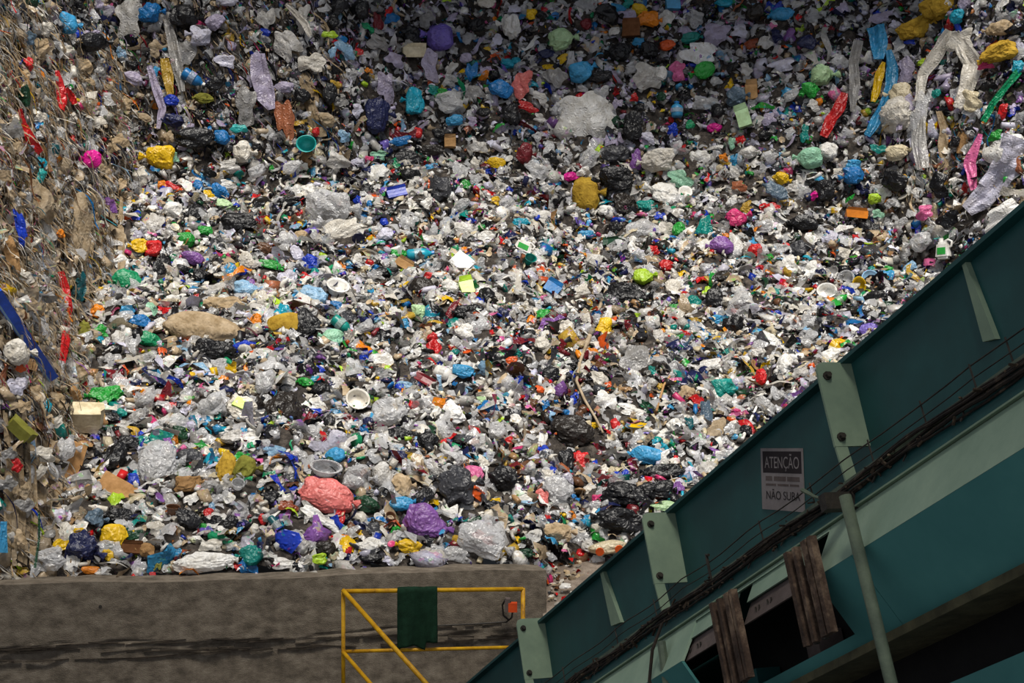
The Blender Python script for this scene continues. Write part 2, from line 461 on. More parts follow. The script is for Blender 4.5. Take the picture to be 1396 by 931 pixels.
# pull wire and its posts
wire_v = v_tray + .085
for dv, r in ((.085, .0028), (.045, .0022)):
    pts = []
    for k in range(61):
        u = UA + (UB - UA) * k / 60
        pts.append(cw(u, v_tray + dv - .012 * abs(math.sin(k * .55)), .172 + .004 * math.sin(k * 1.3)))
    cpart(MB().tube(pts, r, 5), 'pull_wire', M['bolt'])
for px in (585, 640, 702, 770, 842, 895, 968, 1040, 1110, 1190, 1262, 1330, 1380):
    u = cp(px, 1480 - (1480 - 480) / 1396 * px, .17)[0]
    mb = MB().tube([cw(u, v_tray, .168), cw(u, v_tray + .09, .172)], .0035, 5)
    cpart(mb, 'wire_post', M['bolt'])
u = cp(968, 775, .17)[0]
cpart(MB().tube([cw(u, v_tray - .02, .175), cw(u, v_tray + .11, .175), cw(u + .02, v_tray + .10, .175)], .007, 6), 'hook_post', M['bolt'])
# hooks under the ledge
for k in range(26):
    u = UA + (UB - UA) * (k + .5 + random.uniform(-.2, .2)) / 26
    cpart(MB().tube([cw(u, v_tray - .02, .178), cw(u + .006, v_tray - .05, .186), cw(u - .012, v_tray - .064, .19)], .0035, 5), 'cable_hook', M['bolt'])
# warning sign fixed to the skirt
sg = empty('warning_sign'); sg.parent = conv
sg['label'] = 'grimy warning sign headed ATENÇÃO'
def sp(px, py): 
    u, v_ = cp(px, py, .004); return cw(u, v_, .004)
s_tl, s_tr, s_bl = sp(1037, 611), sp(1094, 611), sp(1043, 694)
ax = (s_tr - s_tl); SW = ax.length; ax.normalize()
ay = (s_bl - s_tl); ay -= ax * ay.dot(ax); SH = ay.length; ay.normalize()
def sq(x0, x1, y0, y1, n0, n1):
    mb = MB(); pts = []
    for n_ in (n0, n1):
        for x, y in ((x0, y0), (x1, y0), (x1, y1), (x0, y1)):
            pts.append(s_tl + ax * (x * SW) + ay * (y * SH) + NV * n_)
    return mb.hexa(pts)
cpart(sq(0, 1, 0, 1.0, -.003, .001), 'panel', M['signface'], sg)
cpart(sq(.05, .97, .05, .40, .001, .0016), 'header', M['ink'], sg)
def sign_text(s, x0, x1, y0, y1, m, name, n=.0024):
    cu = bpy.data.curves.new('t', 'FONT'); cu.body = s; cu.size = 1; cu.extrude = .0
    t = bpy.data.objects.new('t', cu); col.objects.link(t)
    dg = bpy.context.evaluated_depsgraph_get()
    me = bpy.data.meshes.new_from_object(t.evaluated_get(dg))
    bpy.data.objects.remove(t)
    co = np.array([w.co[:] for w in me.vertices]); mn = co.min(0); mx = co.max(0)
    for w in me.vertices:
        fx = (w.co.x - mn[0]) / (mx[0] - mn[0]); fy = (w.co.y - mn[1]) / (mx[1] - mn[1])
        w.co = s_tl + ax * (SW * (x0 + (x1 - x0) * fx)) + ay * (SH * (y1 - (y1 - y0) * fy)) + NV * n
    me.materials.clear(); me.materials.append(m)
    o = bpy.data.objects.new(name, me); col.objects.link(o); o.parent = sg
    return o
sign_text('ATENÇÃO', .10, .92, .09, .37, M['signface'], 'heading_text')
# two worn lines of small print, no longer legible
for y0, y1, words_ in ((.455, .53, ((.11, .27), (.31, .60), (.63, .92))), (.575, .61, ((.11, .36), (.40, .66), (.69, .90)))):
    for x0, x1 in words_:
        cpart(sq(x0, x1, y0, y1, .001, .0016), 'worn_print', M['plate'], sg)
sign_text('NÃO SUBA', .12, .92, .66, .83, M['ink'], 'notice_text')
# a torn scrap of pale tape over the wire by the sign
u1_, v1_ = cp(1094, 668, .19); u2_, v2_ = cp(1142, 686, .19)
cpart(MB().tube([cw(u1_, v1_, .19), cw((u1_ * .6 + u2_ * .4), v1_ * .6 + v2_ * .4 - .004, .2), cw(u2_, v2_, .19)], [.009, .006, .004], 6), 'tie_wrap', M['pipe'])

# loose cables and dirt lying along the ledge
for ci in range(6):
    pts = []
    ph = random.uniform(0, 6)
    for k in range(110):
        u = UA + .05 + (UB - UA - .1) * k / 109
        pts.append(cw(u, v_tray - .006 - .0085 * ci + .007 * math.sin(k * .41 + ph) + random.uniform(-.003, .003), .183 + .004 * (ci % 3) + .006 * math.sin(k * .23 + ph * 2)))
    o = MB().tube(pts, random.choice((.004, .0055, .007)), 6).build('power_cable', M['cable'])
    tag(o, ['topmost brown cable of the bundle along the conveyor', 'second cable from the top of the conveyor bundle', 'third cable from the top of the conveyor bundle',
            'fourth cable from the top of the conveyor bundle', 'fifth cable from the top of the conveyor bundle', 'lowest brown cable of the bundle along the conveyor'][ci], 'cable', 'cables along the conveyor ledge')
mb = MB()
for k in range(260):
    u = random.uniform(UA, UB)
    s_ = random.uniform(.004, .012)
    R = Matrix.Rotation(random.uniform(0, 6), 3, Vector((random.random(), random.random(), random.random() + .1)).normalized())
    mb.box(cw(u, v_tray + random.uniform(-.06, .005) , random.uniform(.185, .205)), (s_ * random.uniform(1, 4), s_, s_ * .7), R)
tag(mb.build('ledge_dirt', M['grime']), 'caked crumbs of dirt clinging along the conveyor cables', 'dirt', kind='stuff')

# ------------------------------------------------------------------ yellow stair railing and its platform
YR2 = 13.55
rail = empty('stair_railing', (0, 0, 0))
tag(rail, 'yellow tubular stair railing in front of the concrete wall', 'railing')
r_ = .020
A = at(468, 806, YR2); B = at(713, 803, YR2 + .55)
def rp(t, dz=0): return A.lerp(B, t) + Vector((0, 0, dz))
PLZ = A.z - 1.08
MB().tube([rp(0), rp(1)], r_, 10).build('top_rail', M['yellow'], rail, smooth=True)
MB().tube([rp(0, -.53), rp(1, -.53)], r_ * .8, 10).build('mid_rail', M['yellow'], rail, smooth=True)
MB().tube([rp(0, .01), rp(0, -1.08)], r_ * .9, 10).build('post', M['yellow'], rail, smooth=True)
MB().tube([rp(1, .01), rp(1, -1.08)], r_, 10).build('post', M['yellow'], rail, smooth=True)
C_ = at(580, 931, 12.75); dd = (C_ - A)
MB().tube([A + Vector((0, -.02, .012)), A + dd * 1.35], r_ * 1.05, 10).build('sloping_rail', M['yellow'], rail, smooth=True)
A2 = rp(0, -.53); MB().tube([A2 + Vector((0, -.02, 0)), A2 + dd * 1.2], r_ * .9, 10).build('sloping_rail', M['yellow'], rail, smooth=True)
E_ = A + dd * 1.33
MB().tube([E_, Vector((E_.x, E_.y, PLZ - 1.0))], r_, 10).build('post', M['yellow'], rail, smooth=True)
pl = empty('access_platform'); tag(pl, 'steel stair landing under the yellow railing', 'platform')
MB().box((rp(.5).x, YR2 + .05, PLZ - .04), (1.75, 1.1, .08)).build('deck', M['edge'], pl)
for sx in (-.8, .8):
    for sy in (-.45, .5):
        MB().box((rp(.5).x + sx, YR2 + .05 + sy, (PLZ - .08) / 2), (.08, .08, PLZ - .08)).build('leg', M['edge'], pl)
for k in range(4):
    q = A + dd * (.3 + k * .33)
    MB().box((q.x + .4, q.y, PLZ - .2 - k * .22), (.9, .26, .04)).build('tread', M['edge'], pl)
# dark green cloth hung over the top rail
def cloth():
    v = []; f = []; nu, nv = 26, 34
    a = at(540, 806, YR2).x; b = at(594, 806, YR2).x
    for j in range(nv + 1):
        t = j / nv
        for i in range(nu + 1):
            s = i / nu
            x = a + (b - a) * s
            tt = (x - A.x) / (B.x - A.x)
            base = rp(tt)
            drop = -.55 + .03 * math.sin(s * 5)
            if s > .72: drop = -.49
            L_ = -.16 + t * (.16 - drop)         # back flap, over the rail, front flap
            if L_ < -.03: y = .034; z = L_ + .02 - .0
            elif L_ < .03:
                an = (L_ + .03) / .06 * math.pi; y = .034 * math.cos(an); z = .034 * math.sin(an) - .006
            else: y = -.034; z = -(L_ - .03)
            if L_ < -.03: z = -( -L_ - .03)
            w_ = max(0, t - .25)
            y -= w_ * (.035 * math.sin(s * 9) + .02 * math.sin(s * 19 + t * 3)) + (.03 if abs(s - .73) < .03 else 0) * w_
            v.append(base + Vector((0, y, z)))
    w = nu + 1
    for j in range(nv):
        for i in range(nu): f.append((j * w + i, j * w + i + 1, (j + 1) * w + i + 1, (j + 1) * w + i))
    return v, f
v, f = cloth()
o = mesh_obj('hanging_cloth', v, f, M['towel'], smooth=True)
sm = o.modifiers.new('thick', 'SOLIDIFY'); sm.thickness = .008
tag(o, 'dark green cloth hung over the yellow top rail', 'cloth')
# small orange-red switch box by the railing's end
sw = empty('switch_box'); tag(sw, 'small orange-red switch box with grey leads on the concrete wall', 'switch')
q = at(699, 827, 14.78)
MB().box(q + Vector((0, -.02, 0)), (.085, .10, .085)).build('button_cap', M['lamp_red'], sw)
MB().box(q + Vector((-.05, .0, .02)), (.05, .12, .12)).build('housing', M['plate'], sw)
MB().tube([q + Vector((-.02, -.02, .05)), q + Vector((-.07, -.05, .08)), q + Vector((-.10, -.02, .02)), q + Vector((-.09, 0, -.08)), q + Vector((-.04, .02, -.13))], .01, 6).build('lead', M['bolt'], sw)
MB().tube([q + Vector((.0, -.02, -.04)), q + Vector((-.01, -.03, -.10)), q + Vector((-.06, .02, -.15)), q + Vector((-.35, .0, -.165)), q + Vector((-.8, -.14, -.16))], .009, 6).build('lead', M['bolt'], sw)
# ------------------------------------------------------------------ the waste heap: a talus under cut faces on the left, back and right
def vnoise(x, y, seed=0):
    xi = np.floor(x).astype(int); yi = np.floor(y).astype(int); xf = x - xi; yf = y - yi
    def h(a, b):
        n = (a * 374761393 + b * 668265263 + seed * 974711) & 0x7fffffff
        n = ((n ^ (n >> 13)) * 1274126177) & 0x7fffffff
        return ((n ^ (n >> 16)) & 0xffff) / 65535.0
    u = xf * xf * (3 - 2 * xf); w = yf * yf * (3 - 2 * yf)
    return (h(xi, yi) * (1 - u) + h(xi + 1, yi) * u) * (1 - w) + (h(xi, yi + 1) * (1 - u) + h(xi + 1, yi + 1) * u) * w - .5

def heap_z(x, y):
    x = np.asarray(x, float); y = np.asarray(y, float)
    foot = np.where(x < .36, wfront(x) + WT, 15.95 + .15 * np.sin(x * 1.3))
    k = np.clip((x - .2) / .5, 0, 1)
    foot = (wfront(np.minimum(x, .36)) + WT) * (1 - k) + 15.95 * k
    t = y - foot
    z0 = 3.74
    tal = z0 + .12 * np.clip(t / .25, 0, 1) + .535 * np.clip(t, 0, 30) + .10 * np.sin(np.clip(t, 0, 9) * .8)
    tal = np.where(t < 0, z0 + t * 4, tal)
    # cut faces
    wob = .35 * vnoise(x * .9, y * .9, 3) + .18 * vnoise(x * 2.3, y * 2.3, 4)
    xl = np.interp(y, [13, 14.6, 16.5, 19, 21.5, 23, 30], [-4.5, -4.56, -4.78, -5.2, -5.52, -5.65, -5.9])
    dl = xl - x + wob * .8
    yb = np.interp(x, [-9, -5.2, -4.6, -2.9, -2.2, 0, 3, 5.2, 8], [22.6, 22.7, 22.9, 23.1, 23.9, 24.0, 23.8, 23.2, 22.5])
    db = y - yb + wob
    xr = np.interp(y, [13, 20, 21.5, 22.5, 23.5, 30], [7.6, 7.2, 6.5, 5.9, 5.3, 5.0])
    dr = x - xr + wob
    cl = np.clip(dl, 0, 1.0) * 4.6 + np.clip(dl - 1.0, 0, 9) * .5
    sl = np.interp(x, [-9, -4.6, -2.6, -1.6, 5, 8], [3.4, 3.4, 3.0, 1.5, 1.5, 2.0])
    cb = np.clip(db, 0, 1.6) * sl + np.clip(db - 1.6, 0, 9) * .9
    cr = np.clip(dr, 0, 1.5) * 2.3 + np.clip(dr - 1.5, 0, 9) * .6
    front = np.clip(t / .55, 0, 1) ** .7
    z = tal + np.maximum(np.maximum(cl * front, cb), cr)
    m = np.clip(t / .8, 0, 1)
    z = z + m * (.42 * vnoise(x * .8 + 5, y * .8, 1) + .26 * vnoise(x * 2.1, y * 2.1 + 9, 2) + .12 * vnoise(x * 5, y * 5, 5))
    return z

gx = np.arange(-9.2, 9.6, .11); gy = np.arange(13.4, 29.0, .11)
GX, GY = np.meshgrid(gx, gy)
GZ = heap_z(GX, GY)
JX = GX + .03 * vnoise(GX * 7, GY * 7, 8); JY = GY + .05 * vnoise(GX * 6, GZ * 6, 9)
hv = np.stack([JX, JY, GZ], -1).reshape(-1, 3)
nxg = len(gx)
hf = []
for j in range(len(gy) - 1):
    for i in range(nxg - 1):
        a = j * nxg + i
        x, y = gx[i], gy[j]
        if x < .36 and y < wfront(x) + WT - .02: continue
        if x >= .36 and y < 15.75: continue
        hf.append((a, a + 1, a + nxg + 1, a + nxg))
heap = mesh_obj('waste_heap', hv, hf, M['heap'])
tag(heap, 'huge heap of mixed plastic waste filling the bay', 'waste heap', kind='structure')
bvh = BVHTree.FromPolygons([Vector(p) for p in hv], hf)

# dusty ramp at the heap's foot, between the wall's end and the conveyor
v = []; f = []
nx_, ny_ = 60, 26
for j in range(ny_ + 1):
    for i in range(nx_ + 1):
        x = .30 + 3.6 * i / nx_; y = 14.9 + 1.4 * j / ny_
        z = 3.30 + .56 * (j / ny_) ** .8 + .05 * float(vnoise(np.array(x * 4), np.array(y * 4), 11)) + .03 * float(vnoise(np.array(x * 11), np.array(y * 11), 12))
        v.append((x, y, z))
for j in range(ny_):
    for i in range(nx_):
        a = j * (nx_ + 1) + i; f.append((a, a + 1, a + nx_ + 2, a + nx_ + 1))
b = len(v)
v += [(.30, 14.9, 0), (3.9, 14.9, 0), (3.9, 16.3, 0), (.30, 16.3, 0)]
f.append((b, b + 1) + tuple(range(nx_, -1, -1)))
ramp_o = tag(mesh_obj('dusty_ramp', v, f, M['ramp'], smooth=True), 'dusty trodden ground at the end of the concrete wall', 'ground', kind='structure')

def hit(px, py):
    d = (at(px, py, 1.0) - CAM).normalized()
    loc, nor, _, _ = bvh.ray_cast(CAM, d)
    if loc is None:
        return None
    if nor.z < 0: nor = -nor
    return loc, nor

# ------------------------------------------------------------------ shapes for the rubbish
def ico(sub):
    bm = bmesh.new(); bmesh.ops.create_icosphere(bm, subdivisions=sub, radius=1)
    v = np.array([x.co[:] for x in bm.verts]); f = np.array([[q.index for q in p.verts] for p in bm.faces])
    bm.free(); return v, f
ICO = {s: ico(s) for s in (1, 2, 3, 4)}

def creases(p, n=10, lo=1.2, hi=5.0, power=1.0):
    """sum of triangle waves over random directions: sharp folds"""
    d = np.zeros(len(p)); tot = 0
    q = p.copy()
    for i in range(n):
        fr = lo * (hi / lo) ** (i / max(1, n - 1))
        k = rng.normal(size=3); k /= np.linalg.norm(k)
        w = 1.0 / fr ** power
        tri = np.abs(((q @ k) * fr + rng.uniform(0, 2)) % 2 - 1)
        d += w * (tri - .5); tot += w
        q = q + .12 * (tri - .5)[:, None] * k
    return d / tot * 2

def bag_mesh(w, h, d, big, lumpy=.5):
    v, f = ICO[big]
    v = v.copy()
    e = rng.uniform(.75, .95)
    v = np.sign(v) * np.abs(v) ** e
    v = v * (1 + lumpy * creases(v, 12, .7, {2: 3.2, 3: 6.0, 4: 11.0}[big], .75))[:, None]
    v = v + .26 * np.stack([creases(v, 6, .5, 3.0) for _ in range(3)], -1)
    if lumpy > .5: v = v + rng.normal(0, {2: .05, 3: .028, 4: .014}[big], v.shape)
    ext = (v.max(0) - v.min(0)) / 2; v = (v - (v.max(0) + v.min(0)) / 2) / ext
    return v * np.array([w / 2, h / 2, d / 2]), f

def sheet_mesh(w, h, depth, n=12, rag=.3):
    g = np.linspace(-1, 1, n); X, Y = np.meshgrid(g, g)
    X = X.ravel(); Y = Y.ravel()
    ang = np.arctan2(Y, X)
    r = 1 - rag * .5 + rag * (.5 * np.sin(2 * ang + rng.uniform(0, 6)) + .35 * np.sin(3 * ang + rng.uniform(0, 6)) + .35 * np.sin(5 * ang + rng.uniform(0, 6))) * .8
    # pull the square's corners in
    rr = np.maximum(np.abs(X), np.abs(Y)) / np.maximum(1e-6, np.hypot(X, Y)); k = .45 + .55 * rr
    X = X * r * k; Y = Y * r * k
    p = np.stack([X, Y, 0 * X], -1)
    Z = creases(p, 9, 1.0, 4.5, .8) * .9 - .55 * (X * X + Y * Y)
    X = X + .10 * creases(p, 5, 1, 4); Y = Y + .10 * creases(p, 5, 1, 4)
    v = np.stack([X * w / 2, Y * h / 2, Z * depth], -1)
    f = [(j * n + i, j * n + i + 1, (j + 1) * n + i + 1, (j + 1) * n + i) for j in range(n - 1) for i in range(n - 1)]
    return v, f

def lathe(profile, seg=12):
    v = []; f = []
    for x, r in profile:
        for k in range(seg):
            a = 2 * math.pi * k / seg
            v.append((x, r * math.cos(a), r * math.sin(a)))
    for i in range(len(profile) - 1):
        for k in range(seg):
            k2 = (k + 1) % seg
            f.append((i * seg + k, i * seg + k2, (i + 1) * seg + k2, (i + 1) * seg + k))
    f.append(tuple(reversed(range(seg)))); f.append(tuple((len(profile) - 1) * seg + k for k in range(seg)))
    return np.array(v), f

PAL = dict(white='f7f6f3', offwhite='e2ddd3', cream='e3d6b6', pale='cfcdca', grey='9b9a9a', dkgrey='3f4046', black='141418', brownblack='2a241f',
           beige='c9b394', dusty='b3a28a', tan='b48e62', brown='6e4a31', card='b3895c', ltblue='8fb9dc', sky='3f9fd6', blue='1c77be', royal='1a3fc4',
           navy='1d2452', slate='5d7387', cyan='18a2c0', turq='35b7b6', teal='0f8f86', dkteal='135c66', emerald='169a67', green='2aa33d', dkgreen='16452c',
           mint='9bd3b4', lime='b6dd36', paleg='b9dcaa', olive='8a8a3c', mustard='c5a13c', yellow='efc312', orange='ea8a1c', tang='e85f1e', red='cf1f22',
           maroon='7b1c26', salmon='ec7f7b', pink='e26fa6', magenta='e4159a', rasp='d33a78', purple='8a5aa8', violet='7a68c8', lilac='b9b0cc', lav='d3d2e6',
           clear='dcdde0', terra='b8714f', rust='9a4a2a')
CW = dict(white='white', offwhite='off-white', cream='cream', pale='pale grey', grey='grey', dkgrey='dark grey', black='black', brownblack='brownish black',
          beige='beige', dusty='dusty beige', tan='tan', brown='brown', card='brown', ltblue='light blue', sky='sky blue', blue='blue', royal='royal blue',
          navy='navy', slate='slate blue', cyan='cyan', turq='turquoise', teal='teal', dkteal='dark teal', emerald='emerald green', green='green', dkgreen='dark green',
          mint='mint green', lime='lime green', paleg='pale green', olive='olive', mustard='mustard', yellow='yellow', orange='orange', tang='orange-red', red='red',
          maroon='maroon', salmon='salmon pink', pink='pink', magenta='magenta', rasp='raspberry', purple='purple', violet='violet', lilac='lilac', lav='pale lavender',
          clear='clear', terra='terracotta', rust='rust brown')
LIN = {k: np.array(lin(v)) for k, v in PAL.items()}

placed = []        # (centre, radius) of every single piece, so loose scraps leave it free
NAMES = dict(bag='plastic_bag', film='film_sheet', strip='film_strip', bottle='plastic_bottle', box='carton_box', tub='plastic_tub', cup='plastic_cup',
             board='board', sack='stuffed_sack', jug='plastic_jug', disc='plastic_dish', tray='plastic_tray', paper='newspaper_sheet', foam='foam_block', crate='plastic_crate')
CATS = dict(bag='plastic bag', film='plastic film', strip='plastic film', bottle='bottle', box='carton', tub='tub', cup='cup', board='board',
            sack='sack', jug='jug', disc='dish', tray='tray', paper='newspaper', foam='foam block', crate='crate')
NOUN = dict(bag='crumpled plastic bag', film='crumpled film sheet', strip='hanging film strip', bottle='plastic bottle', box='squashed carton', tub='plastic tub',
            cup='plastic cup', board='board', sack='stuffed sack', jug='plastic jug', disc='round dish', tray='plastic tray', paper='newspaper sheet', foam='foam block', crate='plastic crate')
GROUP = dict(bag='crumpled bags in the heap', film='film sheets in the heap', strip='film strips hanging on the cut faces', bottle='bottles in the heap',
             box='cartons in the heap', tub='tubs in the heap', cup='cups in the heap', board='boards in the heap', sack='stuffed sacks in the heap', jug='jugs in the heap',
             disc='dishes in the heap', tray='trays in the heap', paper='newspaper in the heap', foam='foam in the heap', crate='crates in the heap')

def mkmesh(name, v, f, m, smooth=False):
    me = bpy.data.meshes.new(name)
    me.from_pydata([tuple(map(float, q)) for q in v], [], [tuple(map(int, q)) for q in f])
    me.materials.append(m)
    if smooth: me.polygons.foreach_set('use_smooth', [True] * len(me.polygons))
    return me
def link(name, me, c, parent=None):
    o = bpy.data.objects.new(name, me); col.objects.link(o); o.color = (*map(float, c), 1)
    if parent: o.parent = parent
    return o

def shade(cname):
    c = LIN[cname] * rng.uniform(.88, 1.08)
    return np.clip(c, 0, .95)

def piece(px, py, w, h, ang, kind, cname, label=None, extra=None):
    """one thing lying on the heap where the ray through (px,py) meets it; w,h are its apparent size in pixels"""
    r = hit(px, py)
    if r is None: return None
    p, nor = r
    Y = p.y
    W = max(.05, w / F * Y); Hh = max(.05, h / F * Y)
    tocam = (CAM - p).normalized()
    fwd = (nor * .55 + tocam * .75).normalized()
    right = Vector((1, 0, 0)); right = (right - fwd * right.dot(fwd)).normalized()
    up = fwd.cross(right)
    R = Matrix((right, up, fwd)).transposed() @ Matrix.Rotation(math.radians(-ang), 3, 'Z')
    c = shade(cname)
    big = 4 if max(w, h) > 40 else 3 if max(w, h) > 13 else 2
    D = min(W, Hh)
    name = NAMES[kind]
    if kind == 'bag' and max(w, h) < 20.5: name = 'plastic_scrap'
    if kind == 'bag' and max(w, h) < 20.5 and rng.random() < .65:
        vv, f = sheet_mesh(W * 1.15, Hh * 1.15, D * .55, 10, .45)
        o = link(name, mkmesh(name, vv, f, M['clear'] if cname == 'clear' else M['bag']), c); off = D * .25
    elif kind in ('bag', 'sack'):
        D = min(W, Hh) * rng.uniform(.6, .8)
        body, f = bag_mesh(W, Hh, D, big, (.5 if cname in ('salmon', 'purple', 'violet', 'mint', 'magenta', 'sky', 'emerald') and max(w, h) > 24 else .85) if kind == 'bag' else .28)
        if cname == 'clear': m = M['clear']
        elif cname in ('dusty', 'beige', 'tan', 'olive', 'mustard') : m = M['dusty']
        else: m = M['bag']
        off = D * .36
        if max(w, h) > 22:
            o = empty(name)
            link('body', mkmesh('body', body, f, m, kind == 'sack'), c, o)
            # tied neck with two ears
            s = rng.choice([-1, 1]); k = D * .16
            kv, kf = lathe([(0, k * 1.3), (k * .6, k * .55), (k * 1.2, k * .5), (k * 2.0, k * 1.1), (k * 2.9, k * 1.5)], 8)
            kv = kv * (1 + .35 * creases(kv / k, 5, .8, 3))[:, None]
            kv[:, 0] = kv[:, 0] + W * .40; kv[:, 0] *= s
            kv[:, 1] += Hh * .1 * rng.uniform(-1, 1)
            link('knot', mkmesh('knot', kv, kf, m), c * .95, o)
            if extra == 'limeprint':
                q = np.array([(-.26, -.10, .5), (.22, -.14, .5), (.28, .28, .44), (-.2, .30, .44)]) * np.array([W, Hh, D])
                q2 = q - np.array([0, 0, D * .12])
                link('print', mkmesh('print', np.vstack([q, q2]), [(0, 1, 2, 3), (7, 6, 5, 4), (0, 4, 5, 1), (1, 5, 6, 2), (2, 6, 7, 3), (3, 7, 4, 0)], M['rigid']), LIN['lime'], o)
        else:
            o = link(name, mkmesh(name, body, f, m), c)
    elif kind in ('film', 'paper'):
        big2 = max(w, h) > 22
        vv, f = sheet_mesh(W * 1.12, Hh * 1.12, D * .28, 18 if big2 else 10, .15 if kind == 'paper' else .38)
        if cname == 'clear': m = M['clear']
        elif cname in ('dusty', 'beige', 'tan'): m = M['dusty']
        else: m = M['film']
        if extra == 'print' or kind == 'paper': m = M['printed']
        off = D * .16 + .02
        o = link(name, mkmesh(name, vv, f, m), c)
    elif kind in ('bottle',):
        L_ = max(W, Hh); R_ = min(W, Hh) / 2
        prof = [(-.5 * L_, R_ * .55), (-.49 * L_, R_ * .85), (-.42 * L_, R_), (-.15 * L_, R_ * .96), (.1 * L_, R_), (.22 * L_, R_ * .85), (.33 * L_, R_ * .45), (.36 * L_, R_ * .36), (.42 * L_, R_ * .36)]
        vv, f = lathe(prof, 14)
        vv[:, 1:] *= (1 + .18 * creases(vv / R_, 5, .4, 1.6))[:, None]
        o = empty(name)
        link('body', mkmesh('body', vv, f, M['rigid'], True), c, o)
        cv, cf = lathe([(.40 * L_, R_ * .46), (.50 * L_, R_ * .46)], 10)
        link('cap', mkmesh('cap', cv, cf, M['rigid']), LIN[random.choice(['white', 'blue', 'red', 'white'])], o)
        lv, lf = lathe([(-.22 * L_, R_ * 1.1), (.04 * L_, R_ * 1.1)], 14)
        link('wrapper', mkmesh('wrapper', lv, lf, M['printed']), np.clip(c * .5 + .3, 0, 1), o)
        off = R_ * .8
        if Hh > W: R = R @ Matrix.Rotation(math.pi / 2, 3, 'Z')
    elif kind in ('box', 'board', 'tray', 'foam', 'crate'):
        if kind in ('foam', 'crate'):
            R = R @ Matrix.Rotation(.75, 3, 'X') @ Matrix.Rotation(-.45, 3, 'Y')
        dz = D * (.8 if kind in ('foam', 'crate') else .6 if kind == 'box' else .14)
        bm = bmesh.new(); bmesh.ops.create_cube(bm, size=1)
        bmesh.ops.subdivide_edges(bm, edges=bm.edges[:], cuts=3, use_grid_fill=True)
        vv = np.array([q.co[:] for q in bm.verts]); f = [[q.index for q in p_.verts] for p_ in bm.faces]; bm.free()
        vv = vv + .07 * np.stack([creases(vv * 2, 4, .4, 1.5) for _ in range(3)], -1)
        if kind == 'tray':
            inner = (np.abs(vv[:, 0]) < .4) & (np.abs(vv[:, 1]) < .4) & (vv[:, 2] > 0)
            vv[inner, 2] -= .6; dz = D * .3
        vv = vv * np.array([W, Hh, dz]); off = dz * .45 + .02
        if kind in ('foam', 'crate'): vv[:, 1] *= .75; vv[:, 0] *= np.where(vv[:, 2] > 0, .8, 1.0); off = dz * .2
        m = M['card'] if kind != 'tray' and cname in ('card', 'brown', 'tan', 'cream', 'offwhite', 'beige') else M['rigid']
        if kind == 'box' and max(w, h) > 14 and cname != 'cream':
            o = empty(name); link('body', mkmesh('body', vv, f, m), c, o)
            fl = np.array([(-.5, .46, .48), (.5, .46, .48), (.46, .95, .75), (-.42, .9, .85)]) * np.array([W, Hh * .6, dz]) + np.array([0, Hh * .2, 0])
            fl2 = fl + np.array([0, 0, .006])
            link('flap', mkmesh('flap', np.vstack([fl, fl2]), [(3, 2, 1, 0), (4, 5, 6, 7), (0, 1, 5, 4), (1, 2, 6, 5), (2, 3, 7, 6), (3, 0, 4, 7)], m), c * .9, o)
        else:
            o = link(name, mkmesh(name, vv, f, m), c)
    elif kind in ('tub', 'cup', 'disc'):
        R_ = W / 2; dz = {'tub': .8, 'cup': 1.5, 'disc': .22}[kind] * R_
        prof = [(0, R_ * .1), (0.0, R_ * .74), (dz * .1, R_ * .78), (dz * .9, R_ * .96), (dz, R_ * 1.04), (dz, R_ * .94), (dz * .85, R_ * .9), (dz * .15, R_ * .7), (dz * .12, R_ * .08)]
        vv, f = lathe(prof, 16)
        vv = np.stack([vv[:, 1], vv[:, 2] * Hh / W, vv[:, 0] - dz * .4], -1)
        vv = vv + .03 * R_ * np.stack([creases(vv / R_, 4, .5, 1.5) for _ in range(3)], -1)
        R = R @ Matrix.Rotation(rng.uniform(-.6, .6), 3, 'X') @ Matrix.Rotation(rng.uniform(-.5, .5), 3, 'Y')
        m = M['clear'] if cname == 'clear' else M['rigid']
        if kind == 'tub':
            o = empty(name); link('body', mkmesh('body', vv, f, m, True), c, o)
            a_ = np.linspace(0, 2 * math.pi, 17)[:-1]
            mb_ = MB().tube([(R_ * 1.05 * math.cos(t), R_ * 1.05 * math.sin(t) * Hh / W, dz * .58) for t in list(a_) + [a_[0]]], R_ * .06, 5, False)
            link('rim', mkmesh('rim', mb_.v, mb_.f, m, True), c, o)
        else:
            o = link(name, mkmesh(name, vv, f, m, True), c)
        off = dz * .4 + .02
    elif kind == 'jug':
        o = empty(name)
        bm = bmesh.new(); bmesh.ops.create_cube(bm, size=1); bmesh.ops.bevel(bm, geom=bm.edges[:], offset=.14, segments=2, affect='EDGES')
        vv = np.array([q.co[:] for q in bm.verts]); f = [[q.index for q in p_.verts] for p_ in bm.faces]; bm.free()
        vv[:, 0] *= np.where(vv[:, 1] > .2, .8, 1.0)
        link('body', mkmesh('body', vv * np.array([W * .85, Hh * .78, D * .6]) - np.array([0, Hh * .08, 0]), f, M['rigid'], False), c, o)
        mb_ = MB().tube([(W * .28, Hh * .05, 0), (W * .50, Hh * .10, 0), (W * .52, Hh * .32, 0), (W * .30, Hh * .42, 0), (W * .05, Hh * .33, 0)], D * .07, 7)
        link('handle', mkmesh('handle', mb_.v, mb_.f, M['rigid'], True), c, o)
        mb_ = MB().tube([(-W * .12, Hh * .30, 0), (-W * .12, Hh * .5, 0)], D * .14, 10)
        link('cap', mkmesh('cap', mb_.v, mb_.f, M['rigid']), LIN['white'], o)
        mb_ = MB().box((-W * .03, -Hh * .12, D * .30), (W * .5, Hh * .32, .01))
        link('sticker', mkmesh('sticker', mb_.v, mb_.f, M['rigid']), LIN['green'], o)
        off = D * .3
    c0 = p + fwd * (off + (.13 if nor.z < .5 else .02))
    o.matrix_world = Matrix.Translation(c0) @ R.to_4x4()
